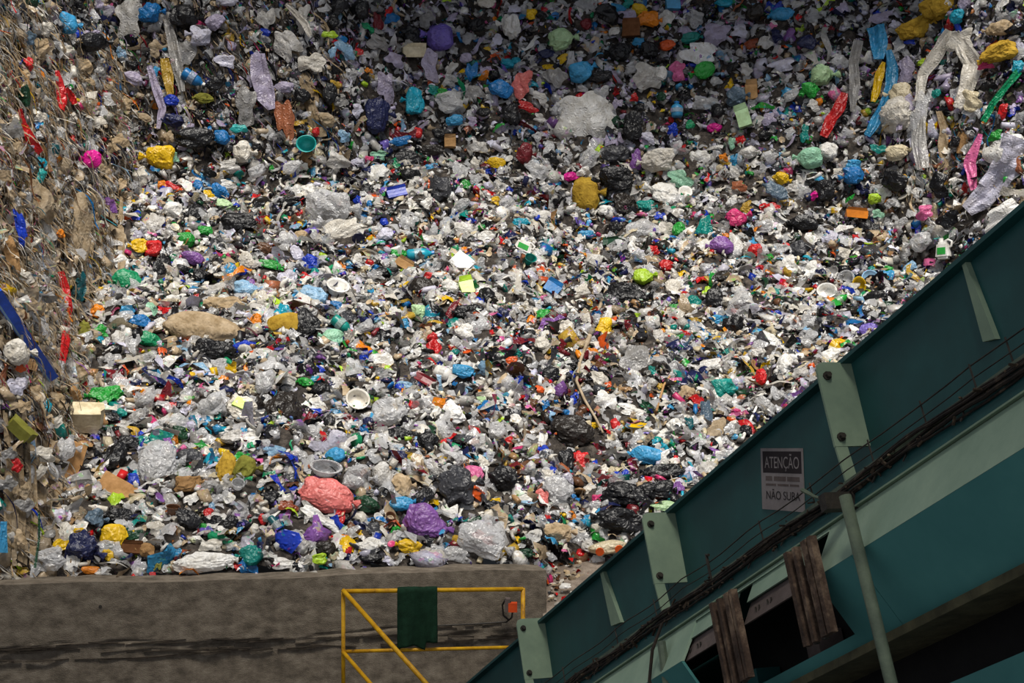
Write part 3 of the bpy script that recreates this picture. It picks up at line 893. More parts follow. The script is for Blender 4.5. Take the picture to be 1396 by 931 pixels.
    placed.append((c0.x, c0.y, c0.z, .5 * math.sqrt(W * Hh) * .95))
    return o

def ribbon(pts, widths, kind, cname, m='film', fold=.3, thick=False):
    """long strip of film following pixel points down a face"""
    P = []; Nn = []
    dusty = m == 'dusty'
    for a, b in pts:
        r = hit(a + (random.uniform(-3, 3) if dusty else 0), b)
        if r is None: continue
        k = .25 if dusty else 1.0
        P.append(r[0] + r[1] * .07 * k + (CAM - r[0]).normalized() * .12 * k); Nn.append(((CAM - r[0]).normalized() * .7 + r[1] * .5).normalized())
    if len(P) < 2: return None
    n = max(16, 9 * len(P)); K = 11
    ph = rng.uniform(0, 6); v = []; f = []; info = []
    for i in range(n):
        t = i / (n - 1) * (len(P) - 1); k = min(int(t), len(P) - 2); u = t - k
        p = P[k].lerp(P[k + 1], u); nr = Nn[k].lerp(Nn[k + 1], u).normalized()
        w = (widths[k] * (1 - u) + widths[k + 1] * u) / F * p.y
        tan = (P[k + 1] - P[k]).normalized(); side = tan.cross(nr).normalized()
        info.append((p, nr, w, side))
    q = np.array([[(j / (K - 1) - .5) * 2.2, i * .13, 0] for i in range(n) for j in range(K)])
    q[:, 1] *= .6
    cz = creases(q, 9, .8, 4.0, .7); cx = creases(q, 5, .5, 2.5); edge = creases(q * np.array([.3, 1, 1]), 6, .6, 3.5)
    for i in range(n):
        p, nr, w, side = info[i]
        for j in range(K):
            s = j / (K - 1) - .5; m_ = i * K + j
            ww = w * (1 + .35 * edge[m_])
            v.append(p + side * (s * ww + .22 * w * cx[m_]) + nr * (fold * 1.5 * w * cz[m_] + .02))
    for i in range(n - 1):
        for j in range(K - 1):
            a = i * K + j; f.append((a, a + 1, a + K + 1, a + K))
    c0 = sum(v, Vector()) / len(v)
    o = link(NAMES.get(kind, kind), mkmesh(NAMES.get(kind, kind), [q_ - c0 for q_ in v], f, M[m]), shade(cname) * (rng.uniform(.5, .85) if dusty else 1))
    o.location = c0
    for q_ in P: placed.append((q_.x, q_.y, q_.z, max(widths) / F * q_.y * (.12 if dusty else .45)))
    return o
# ------------------------------------------------------------------ the pieces one can pick out, block by block of the bay
# (offsets are four-fold enlarged pixels inside each block) x y width height turn kind colour |label
BLOCKS = {
(0, 0): '''
120 20 110 60 0 bag dkgreen
490 35 130 60 -25 film lilac
705 110 150 190 0 film pale |tall pale film sheet hanging high on the left cut face
330 135 100 110 10 bag sky |sky blue crumpled bag high on the left cut face
815 80 115 105 0 bag blue |deep blue rounded bag beside the tall pale hanging sheet
125 215 70 70 0 film slate
125 350 70 60 0 bag red |small red bag highest on the left bales
660 295 50 60 0 film ltblue
645 480 40 50 0 film blue
845 400 40 60 30 film sky
1055 440 125 60 32 bottle blue |blue bottle lying slanted on the upper left face
935 555 80 60 0 bag royal
950 670 110 70 0 bag navy
1110 545 100 60 0 bag olive
455 870 100 95 0 bag magenta |bright magenta bag at the edge of the left bales
870 865 150 130 0 bag yellow |bright yellow crumpled bag below the dark upper left face
945 860 50 60 0 film mint
1205 755 90 80 0 bag blue
1290 705 80 50 0 film turq
1310 830 100 120 0 bag offwhite
1090 205 110 110 0 bag lav
1330 590 110 200 0 film grey
260 820 60 70 0 film dkteal
200 890 50 60 0 film cyan
480 240 150 100 0 bag black
1000 100 150 120 0 bag black
130 820 70 60 0 film lilac
100 530 70 120 0 bag dkgreen
1060 760 220 110 0 bag black |glossy black bag above the bright yellow crumpled bag
1240 20 100 60 0 bag lav
480 200 100 60 0 film lilac
1220 340 90 80 0 film lav
1010 300 90 160 0 film grey
''',
(350, 0): '''
55 110 90 110 0 film pale
50 185 50 40 0 film royal
160 250 120 170 -40 film pale
300 350 140 110 0 film offwhite
155 650 100 200 0 film terra |terracotta film rag hanging on the back face
380 520 80 120 0 bag black
420 470 50 60 0 bag mustard
430 550 90 80 0 film grey
640 640 130 190 0 bag navy |navy black bag bulging from the back face
845 565 100 150 0 bag cyan |bright cyan bag on the back face
690 490 90 170 0 film lilac
990 220 135 145 0 bag violet |round violet bag near the top of the heap
820 200 110 100 0 bag black
650 130 50 100 0 film maroon
705 75 50 50 0 bag red
590 155 70 40 30 bag emerald
720 110 70 60 0 film blue
855 290 120 70 0 tray cream
640 240 100 90 0 film grey
470 280 70 120 -30 film ltblue
400 290 40 60 0 film ltblue
385 195 80 40 0 film lime
595 390 40 30 0 bag orange
1075 665 90 60 0 bag sky
1310 500 130 90 20 bag blue
1350 350 100 60 0 bag cyan
1290 320 80 50 -15 film tang
1350 305 60 40 0 film red
1170 400 60 100 0 film blue
1040 570 140 120 0 bag clear
775 775 110 50 0 film blue
865 730 50 60 0 bag red
1050 790 60 50 0 box tan
1000 740 100 60 0 bag black
960 830 120 60 0 bag brownblack
820 870 150 100 15 bag black
660 850 70 60 0 bag mint
600 875 50 40 0 bag rasp
270 800 100 85 0 cup turq |turquoise and white cup below the terracotta rag
460 745 70 60 0 film ltblue
320 725 40 50 0 bag red
1300 890 100 60 0 bag yellow
950 910 60 40 0 film sky
960 500 70 50 0 film teal
1000 520 70 50 0 film green
1030 8 60 24 0 bag lime
1380 640 100 120 0 bag black
940 370 90 160 0 film lilac
1380 160 100 130 0 bag white
1240 30 100 60 0 bag offwhite
540 60 100 100 0 bag black
250 110 70 130 10 film pale
''',
(700, 0): '''
410 650 290 350 0 film white |big white film sheet spread on the upper heap
100 95 60 60 0 bag yellow
685 60 80 65 0 bag yellow |round yellow bag at the top of the heap
725 120 120 80 0 bag orange
820 110 80 90 0 film white
855 40 70 60 0 box sky
560 55 70 50 0 film sky
620 20 60 60 0 film teal
610 110 110 70 0 bag lilac
365 405 130 110 -30 bag sky |sky blue bag just above the big white sheet
260 235 130 120 0 bag paleg |pale green tied bag near the top of the heap
470 430 130 60 0 bag black
580 300 120 110 0 bag black
500 100 120 110 0 bag black
690 240 70 50 0 film sky
740 280 100 80 0 bag black
830 260 80 60 0 bag tang
960 220 100 60 0 bag teal
1010 305 180 110 15 film white |white film with red print near the top of the heap
1030 400 110 90 -25 bag green |green crumpled bag on the upper heap
890 400 90 100 0 film pink
1095 200 150 110 0 film lilac
1145 20 90 50 0 bag cyan
270 330 60 40 -30 film yellow
180 300 90 50 0 bag navy
20 340 50 50 0 bag cyan
45 470 110 130 0 film salmon
75 590 110 50 15 film red
50 850 90 110 0 bag maroon
885 610 60 80 0 bottle sky
1090 700 80 50 0 bag magenta
915 810 40 50 0 bag red
1260 660 70 90 -15 box paleg
1295 510 60 80 0 box tan
1210 540 100 100 0 bag slate
550 840 170 100 0 bag dkgrey
660 880 70 100 0 film purple
790 885 180 120 0 bag offwhite |off-white bag below the big white sheet
640 700 100 160 0 bag black
650 540 50 40 0 film red
800 535 50 50 0 bag dkgreen
860 715 60 60 0 film royal
955 690 50 50 0 bag emerald
1210 870 80 60 0 film sky
1140 865 50 40 0 bag orange
1290 250 60 60 0 film rust
390 145 60 60 0 bag maroon
1310 80 100 90 0 bag brownblack
1240 770 60 60 0 film red
640 180 90 70 0 box brown
1190 790 40 60 0 film mint
480 520 80 80 0 film clear
710 430 160 130 0 film pale
790 410 70 80 0 bag white
''',
(1046, 0): '''
85 85 130 70 0 bag sky |sky blue bag at the top right of the heap
170 100 40 40 0 bag red
55 205 60 70 0 bag navy
220 250 100 80 0 bag navy
300 420 120 110 0 bag paleg |pale green rounded bag on the upper right
240 500 80 100 -30 bag green
820 170 190 110 -10 bag mustard |mustard bag above the blue streamers
950 60 190 120 0 bag mustard |olive mustard bag at the top right edge
1050 100 80 80 0 bag cyan
1270 300 190 110 -20 bag mustard |mustard bag close to the right edge of the picture
1270 170 140 80 0 bag beige
730 540 120 150 0 bag cream
740 640 200 190 0 bag offwhite |large off-white bag bulging from the right cut face
845 680 100 280 0 film clear
1060 240 120 150 0 film offwhite
1200 360 100 50 0 film rasp
1370 380 60 80 0 bag cyan
1250 750 70 60 0 film green
1290 610 50 80 30 film red
1320 850 180 230 -30 film white |big white film swath at the right edge
930 520 50 50 0 bag teal
200 740 50 90 0 film teal
230 870 130 110 0 bag mint |glittering mint green bag at the foot of the right face
325 830 100 90 0 bag white
465 910 80 60 0 bag sky
605 820 80 50 0 film teal
720 840 120 90 0 bag cream
850 350 40 40 0 bag lime
780 240 50 30 0 film royal
975 230 40 100 25 film royal
760 390 90 130 0 film lilac
1130 560 110 110 0 film cream
1340 80 40 40 0 film mint
620 110 110 60 0 film lilac
90 370 140 60 -10 film lav
''',
(0, 234): '''
190 30 60 80 20 film turq
70 310 70 170 -18 film royal |royal blue film rag on the left bales
395 340 160 350 12 film dusty |large dusty beige sheet hanging from the left bales
225 330 80 120 -30 film white
150 190 230 260 -30 film dusty |wide dusty sheet draped over the upper left bale
295 340 50 50 0 bag orange
25 460 80 180 -10 film tan
400 640 80 160 0 film dkteal
510 660 50 50 0 bag yellow
575 190 60 100 -20 film purple
410 120 60 70 0 bag black
100 580 90 60 30 film offwhite
765 415 110 85 0 bag yellow |yellow bag touching a red one beside the left bales
825 430 90 90 0 bag red |red bag touching a yellow one beside the left bales
935 230 100 110 0 bag white |round white bag near the left bales
740 250 60 60 0 film royal
840 300 100 130 0 film pale
945 90 110 50 25 film red
880 80 50 60 0 bag orange
1070 80 60 60 0 bag blue
1200 125 110 80 25 bag blue |blue bag above the pale green one, left of centre
1230 80 80 50 0 film white
1130 130 60 50 0 film yellow
1230 195 115 60 20 bag paleg
1110 330 80 60 0 bag green
1000 380 100 80 0 bag green
1050 475 130 70 22 bag purple |purple bag slanting among grey film, left of centre
1060 240 130 100 0 bag black
1300 290 200 110 0 bag black |wide black bag on the left of the heap
870 540 90 150 15 bag black
990 540 110 60 0 bag black
690 605 145 115 -15 bag emerald |emerald green bag beside the left bales
690 760 80 60 0 bag sky
755 820 115 75 0 bag blue |blue bag between two emerald green ones
530 770 80 80 0 bag orange
465 870 70 110 0 bag olive
545 870 80 60 0 film green
800 920 130 80 10 bag emerald |emerald green bag left of the long beige sack
1095 865 400 165 3 sack beige |long dusty beige stuffed sack lying on the left
1210 740 210 110 -15 bag beige
1330 650 130 90 0 bag ltblue
1385 820 60 90 0 bag orange
955 690 100 50 -15 film white
1170 650 100 80 0 film pale
810 760 60 110 10 film mint
1000 640 60 50 0 bag lime
1390 150 50 60 0 bag red
870 840 70 80 0 bag white
''',
(350, 234): '''
20 165 50 50 20 bag red
200 175 150 60 0 bag black
280 115 90 80 0 bag white
390 220 230 190 0 bag clear |glittering heap of clear film, left of centre
470 330 260 120 -28 film offwhite |long off-white film sheet below the glittering clear film
290 510 120 90 10 bag royal |vivid royal blue bag in the left half of the heap
265 580 70 60 20 bag red
70 510 150 50 8 bag green |flat green bag left of the vivid royal blue one
40 425 90 60 20 bag brown
435 650 110 115 0 tub white |round white plastic tub in the left half
310 680 150 100 10 bag ltblue
440 740 90 55 15 bag blue
180 740 125 85 -10 film white
150 840 190 110 -15 sack mustard |mustard tan stuffed sack beside a black bag
270 860 145 180 10 bag black |black bag right of the mustard tan sack
465 845 120 60 40 bottle teal |teal bottle right of the black bag, slanting down
500 795 80 70 0 film dkgrey
410 915 110 90 0 bag mint
890 465 140 60 -8 bottle cyan |turquoise bottle lying level in mid heap
800 520 90 45 32 box tan
770 450 90 50 0 film green
760 130 105 45 -18 box royal
1000 110 120 140 0 bag dkgrey |dark grey bag high in mid heap
1285 165 60 60 0 bag yellow
1250 355 110 60 5 film white
1115 500 110 90 40 board white
945 580 75 50 10 bag red
1140 655 70 80 -15 box lime |lime green carton right of centre heap
1235 690 90 100 35 bag black
1150 770 160 80 -8 bag black
900 640 130 110 0 bag brownblack
960 770 60 190 -20 film black
1040 790 45 200 32 film maroon
890 780 100 95 0 bag paleg
700 550 130 60 0 bag black
650 540 50 60 0 film blue
955 910 60 60 20 bag red
800 830 60 50 -15 film sky
240 350 70 60 0 bag beige
450 530 60 80 0 film orange
840 30 110 80 30 bag black
610 180 30 40 0 bag blue
690 280 45 45 0 bag royal
1330 780 60 60 0 bag navy
1160 490 40 60 0 film turq
540 490 70 80 0 film white
1140 880 110 90 40 bag white
600 110 70 80 0 bag black
''',
(700, 234): '''
390 135 140 190 0 sack mustard |upright mustard stuffed sack in the middle of the heap
560 60 180 140 0 bag black |black bag right of the upright mustard sack
600 190 120 120 0 bag brownblack
715 95 50 60 -30 bag yellow
820 130 165 130 20 bag white |white bag right of the upright mustard sack
720 200 95 75 0 bag teal
790 245 60 50 0 film royal
900 50 130 100 0 film mint
35 285 85 45 0 bag cyan
390 345 85 45 0 bag sky
310 30 90 50 -15 bag magenta
180 170 70 45 0 bag dkteal
560 310 80 70 0 bag black
550 380 110 40 0 tray dkgreen
900 320 70 80 0 bag green
1035 310 75 145 10 film teal |teal film rag above the purple bag
1210 270 110 100 -20 bag rasp |raspberry pink bag above the purple one
1120 410 130 100 0 bag purple |purple bag on the right side of the heap
1155 355 60 30 0 film orange
1210 410 60 150 0 film white
1305 440 80 80 0 bag red
1335 540 60 60 0 bag red
825 515 75 65 15 bag red
760 430 60 50 0 film red
705 585 110 95 0 bag lime |pale lime bag on top of a black one
600 685 245 130 0 bag black |wide black bag beside the brown branch
1265 200 70 60 -30 film mustard
1365 210 60 70 0 film red
1235 90 80 60 0 film terra
200 650 85 60 30 box blue
485 580 60 60 0 bag navy
70 495 65 50 0 cup teal
490 865 75 135 20 bag yellow |yellow bag beside the brown branch
160 800 85 80 25 bag green
600 790 85 40 15 film dkgrey
680 790 60 70 35 bag lime
980 710 75 75 -25 film teal
880 750 80 50 0 bag green
1050 655 50 60 0 bag lime
1095 700 100 110 0 bag black
1110 810 60 60 0 bag sky
1195 850 115 120 0 bag black
1140 575 150 60 0 bag brownblack
910 885 80 40 -15 film red
700 320 160 130 0 film clear |burst of clear film below the white bag
1380 690 50 60 0 bag teal
40 420 110 90 20 jug white
1250 720 150 150 0 film clear
860 640 80 100 0 bag offwhite
''',
(1046, 234): '''
60 50 85 65 20 bag yellow
470 40 105 95 0 bag blue |blue bag below the tip of the blue streamer
720 60 140 110 20 bag black
940 80 100 130 0 film black
40 120 140 80 30 bag slate
310 115 100 110 0 bag black
260 140 50 50 0 bag magenta
35 195 75 40 0 film red
570 160 70 60 0 bag lime
480 240 105 40 8 box orange
595 240 60 50 0 film mint
200 290 140 90 0 bag black
555 310 115 70 20 bag black
485 360 40 50 0 bag red
590 450 72 62 0 bag red |round red bag near the conveyor, right of the heap
700 365 32 32 0 bag red
215 475 55 40 0 bag cyan
170 430 100 110 0 bag dkgrey
925 385 50 40 0 bag teal
980 430 85 110 0 jug white |white jug with a green sticker by the conveyor edge
500 630 65 85 0 tub yellow |yellow tub beside a pale blue dish
560 600 115 110 0 disc ltblue |pale blue round dish beside a yellow tub
645 590 80 100 0 film sky
580 690 145 70 -8 bag black
395 705 105 42 -32 bottle green |green bottle slanting up beside the yellow tub
340 700 45 50 0 bag orange
320 670 95 80 0 tub white
650 535 50 40 0 bag green
570 530 40 40 0 bag teal
760 530 95 50 -28 bag ltblue
430 600 85 90 0 tub clear
1290 250 200 130 -30 film white
20 550 60 40 20 bag orange
30 660 75 45 -35 film teal
40 780 85 45 15 film royal
100 800 45 50 0 bag red
445 870 40 50 0 bag red
550 860 100 60 -20 bag violet
650 730 110 45 0 film dkgreen
850 600 40 50 -20 bag lime
1000 270 110 90 -35 film black
640 130 90 80 -15 film white
860 230 90 80 0 film pink
1080 300 90 60 -30 film brownblack
''',
(0, 468): '''
400 420 225 150 -22 foam cream |dirty cream foam block beside the left bales
575 300 185 115 0 bag green |dark glassy green bag left of the heap's foot
570 460 75 50 0 bag emerald
660 385 60 50 0 bag teal
80 475 150 80 28 crate olive |olive yellow crate squeezed in the lower left bale
215 350 50 70 30 film cyan
1150 60 230 130 0 bag black |large black bag under the long beige sack
1185 120 175 75 0 film clear
1330 30 130 80 0 bag royal |royal blue bag right of the long beige sack
1305 385 165 145 18 bag offwhite |white pouch with a lime green square print
1360 315 80 40 10 bag blue
1150 340 145 130 0 bag clear
1045 185 60 60 0 bag yellow
660 210 60 40 0 bag tang
740 220 75 30 0 film navy
865 690 205 300 -10 bag clear |big clear bag bulging at the lower left
1030 630 145 110 0 bag dkgrey
1020 775 145 85 -8 bag tan
1230 690 110 180 0 bag mustard
1330 700 120 150 0 bag olive
1320 640 90 90 0 film green
725 755 60 85 -20 bag royal
655 800 220 95 28 board card |piece of brown cardboard near the wall, left
360 690 80 260 12 board card |brown wooden board leaning beside the lower left bale
620 640 130 170 0 bag black
560 690 50 90 0 film purple
440 770 130 120 -20 paper pale |printed newspaper sheet by the lower left bale
310 590 110 130 0 bag clear
970 500 95 80 0 bag dkgreen
60 670 65 70 0 film red
70 140 65 50 -15 film tang
1290 785 65 55 0 cup clear
1130 920 55 40 0 bag red
880 55 40 70 0 film tang
455 540 60 40 0 bag navy
60 240 90 120 0 film lav
50 60 130 140 0 bag offwhite
1040 850 90 50 -35 film white
590 410 110 60 0 bag black
700 550 110 90 0 bag black
''',
(350, 468): '''
140 410 215 265 15 bag brownblack |brownish black bag above the salmon pink one
45 220 105 130 0 bag clear
290 420 60 85 25 film maroon
265 220 85 50 0 bag green
330 150 95 40 10 film royal
470 145 60 50 0 bag lime
545 330 115 110 20 tub offwhite |cream plastic tub above the salmon pink bag
600 440 60 60 30 bag navy
720 400 200 150 -10 bag clear
1050 400 165 135 20 bag white |round white bag in the lower middle of the heap
1250 360 100 85 -30 film blue
1220 320 65 60 0 bag paleg
1355 320 55 55 0 bag sky
970 40 80 110 -25 film red |red film rag in mid heap
935 220 150 50 32 tray maroon |maroon tray slanting down in mid heap
1120 160 115 70 15 bag sky
1030 180 110 70 25 bottle white
800 240 85 50 0 bag ltblue
860 340 55 60 0 film red
430 620 105 95 -20 bag sky |sky blue bag above the salmon pink one
370 705 155 75 0 tub clear
380 840 295 185 20 bag salmon |large salmon pink bag at the foot of the heap
800 520 220 90 10 bag black
920 540 130 100 0 bag black
730 570 115 60 0 film clear
760 620 110 60 0 bag navy
545 740 145 130 0 bag clear
680 720 110 130 0 bag pale
785 780 105 130 0 bag beige
1080 790 190 225 -20 bag dkgrey |dark grey bag right of the purple one at the foot
1340 750 155 130 0 bag black
780 880 130 75 -10 bag sky
590 880 150 90 30 bag dkgreen
185 810 75 50 -20 bag royal
170 890 95 70 0 film rust
1285 880 60 70 0 bag yellow
1365 540 60 50 -15 bag red
1180 480 65 50 0 film red
1165 540 80 40 0 bag orange
1075 560 60 40 25 bag emerald
1370 110 80 70 0 film tang
1170 730 110 110 0 bag pink
640 190 60 120 0 bag brownblack
680 110 140 100 0 film white
100 600 125 80 0 film ltblue
330 340 80 90 -20 film white
''',
(700, 468): '''
20 60 60 50 0 bag teal
1135 255 140 110 0 bag teal |teal bowl-shaped bag near the conveyor
1355 190 65 90 0 bag red
200 185 95 95 0 bag black
145 255 50 50 0 bag tang
175 350 40 85 0 film blue
285 385 65 60 -25 bag blue
335 310 50 70 0 film royal
40 210 60 70 0 film royal
755 155 50 65 0 bag teal
325 490 225 185 0 bag brownblack |rough brownish black bag above a red one
280 650 90 150 0 bag black
155 585 62 62 0 bag royal
365 660 95 135 0 bag red |bright red bag below the rough brownish black one
440 450 40 42 0 bag yellow
550 450 50 75 -25 bag red
730 620 175 95 12 bag sky |bright sky blue curved bag near the foot, right of centre
880 460 80 90 -35 bag white
945 450 60 85 0 film dkteal
810 710 230 90 0 bag black |flat black bag under the bright sky blue one
600 840 250 150 0 bag black
760 810 200 110 0 bag black
580 740 85 110 30 film royal
230 810 155 150 0 bag clear
155 840 65 95 0 film salmon
335 860 65 60 15 bag blue
465 850 65 70 0 bag rasp
800 895 165 60 0 film paleg
650 120 165 220 0 film grey |grey film rag hanging in mid heap
790 240 40 50 0 bag mustard
640 370 150 60 15 film white
500 320 110 120 0 film white
1050 130 155 70 -10 film white
940 280 95 80 0 bag beige
920 360 40 50 0 bag orange
1040 390 60 170 0 film slate
880 800 85 80 -20 film purple
960 720 85 85 0 bag lav
0 440 85 85 0 bag white
1130 320 110 60 -30 film pale
1100 480 100 130 25 film dusty
''',
(0, 697): '''
620 150 145 125 -10 bag yellow |bright yellow bag at the heap's foot, far left
595 250 95 65 40 bag yellow
430 115 60 42 20 film yellow
340 190 85 70 0 film yellow
450 210 175 180 25 bag navy |navy black bag between yellow scraps at the foot
285 270 155 130 0 bag clear
395 280 95 110 0 film white
505 45 100 95 0 bag slate
640 40 155 90 0 bag black
730 140 120 60 -10 bag dkgreen
720 215 105 50 0 box brown
1110 285 345 115 -4 bag white |wide white bag lying on the wall's edge
1290 305 62 42 0 bag red
1365 250 120 110 -15 bag teal |teal bag on the wall's edge right of the wide white one
965 230 60 50 -30 film sky
800 220 80 85 0 bag tan
860 285 40 85 0 film olive
1020 60 135 110 0 bag black
1210 70 155 80 0 bag black
1240 120 55 32 0 film yellow
1310 115 65 42 0 film sky
1100 90 40 42 0 bag green
490 325 95 45 0 bag orange
330 30 105 70 0 paper lav
1125 20 42 52 0 bag red
940 20 72 42 0 cup brown
1150 190 135 60 0 film offwhite
560 340 90 40 0 film pale
''',
(350, 697): '''
30 50 45 62 0 bag red
120 100 150 42 50 bottle dkteal
345 50 240 75 25 film white |white film tail under the salmon pink bag
440 60 60 150 25 film red |red film fold at the salmon pink bag's lower side
910 85 235 185 15 bag purple |large purple bag at the foot of the heap
830 205 125 85 8 bag yellow |yellow bag on the wall below the purple one
480 160 70 60 0 bag orange
370 210 105 80 0 bag brownblack
490 220 52 42 0 bag red
610 190 155 80 -5 bag white
620 260 135 50 0 bag black
640 110 75 80 0 film dkgrey
560 85 75 62 0 bag navy
720 50 52 52 0 cup brown
330 265 95 62 0 bag lime
150 290 155 55 0 film white
1230 170 270 195 28 bag clear |long clear bag with pink inside at the wall's end
1240 150 120 60 25 film salmon
1060 240 210 75 0 film clear
1310 30 190 130 0 bag black
760 110 62 72 0 bag green
1090 170 60 70 0 bag mustard
230 180 110 100 0 film pale
''',
(700, 697): '''
100 150 105 90 -35 film white |torn white film by the wall's end
55 235 95 55 0 bag dkgreen
115 245 35 42 0 bag red
20 155 40 42 0 bag yellow
225 125 155 110 0 bag beige
320 145 130 90 0 film clear
580 60 245 140 0 bag black |big black bag resting against the conveyor
190 40 45 62 0 bag red
340 40 62 52 0 film orange
410 50 90 60 0 film sky
110 60 110 60 0 film slate
''',
}
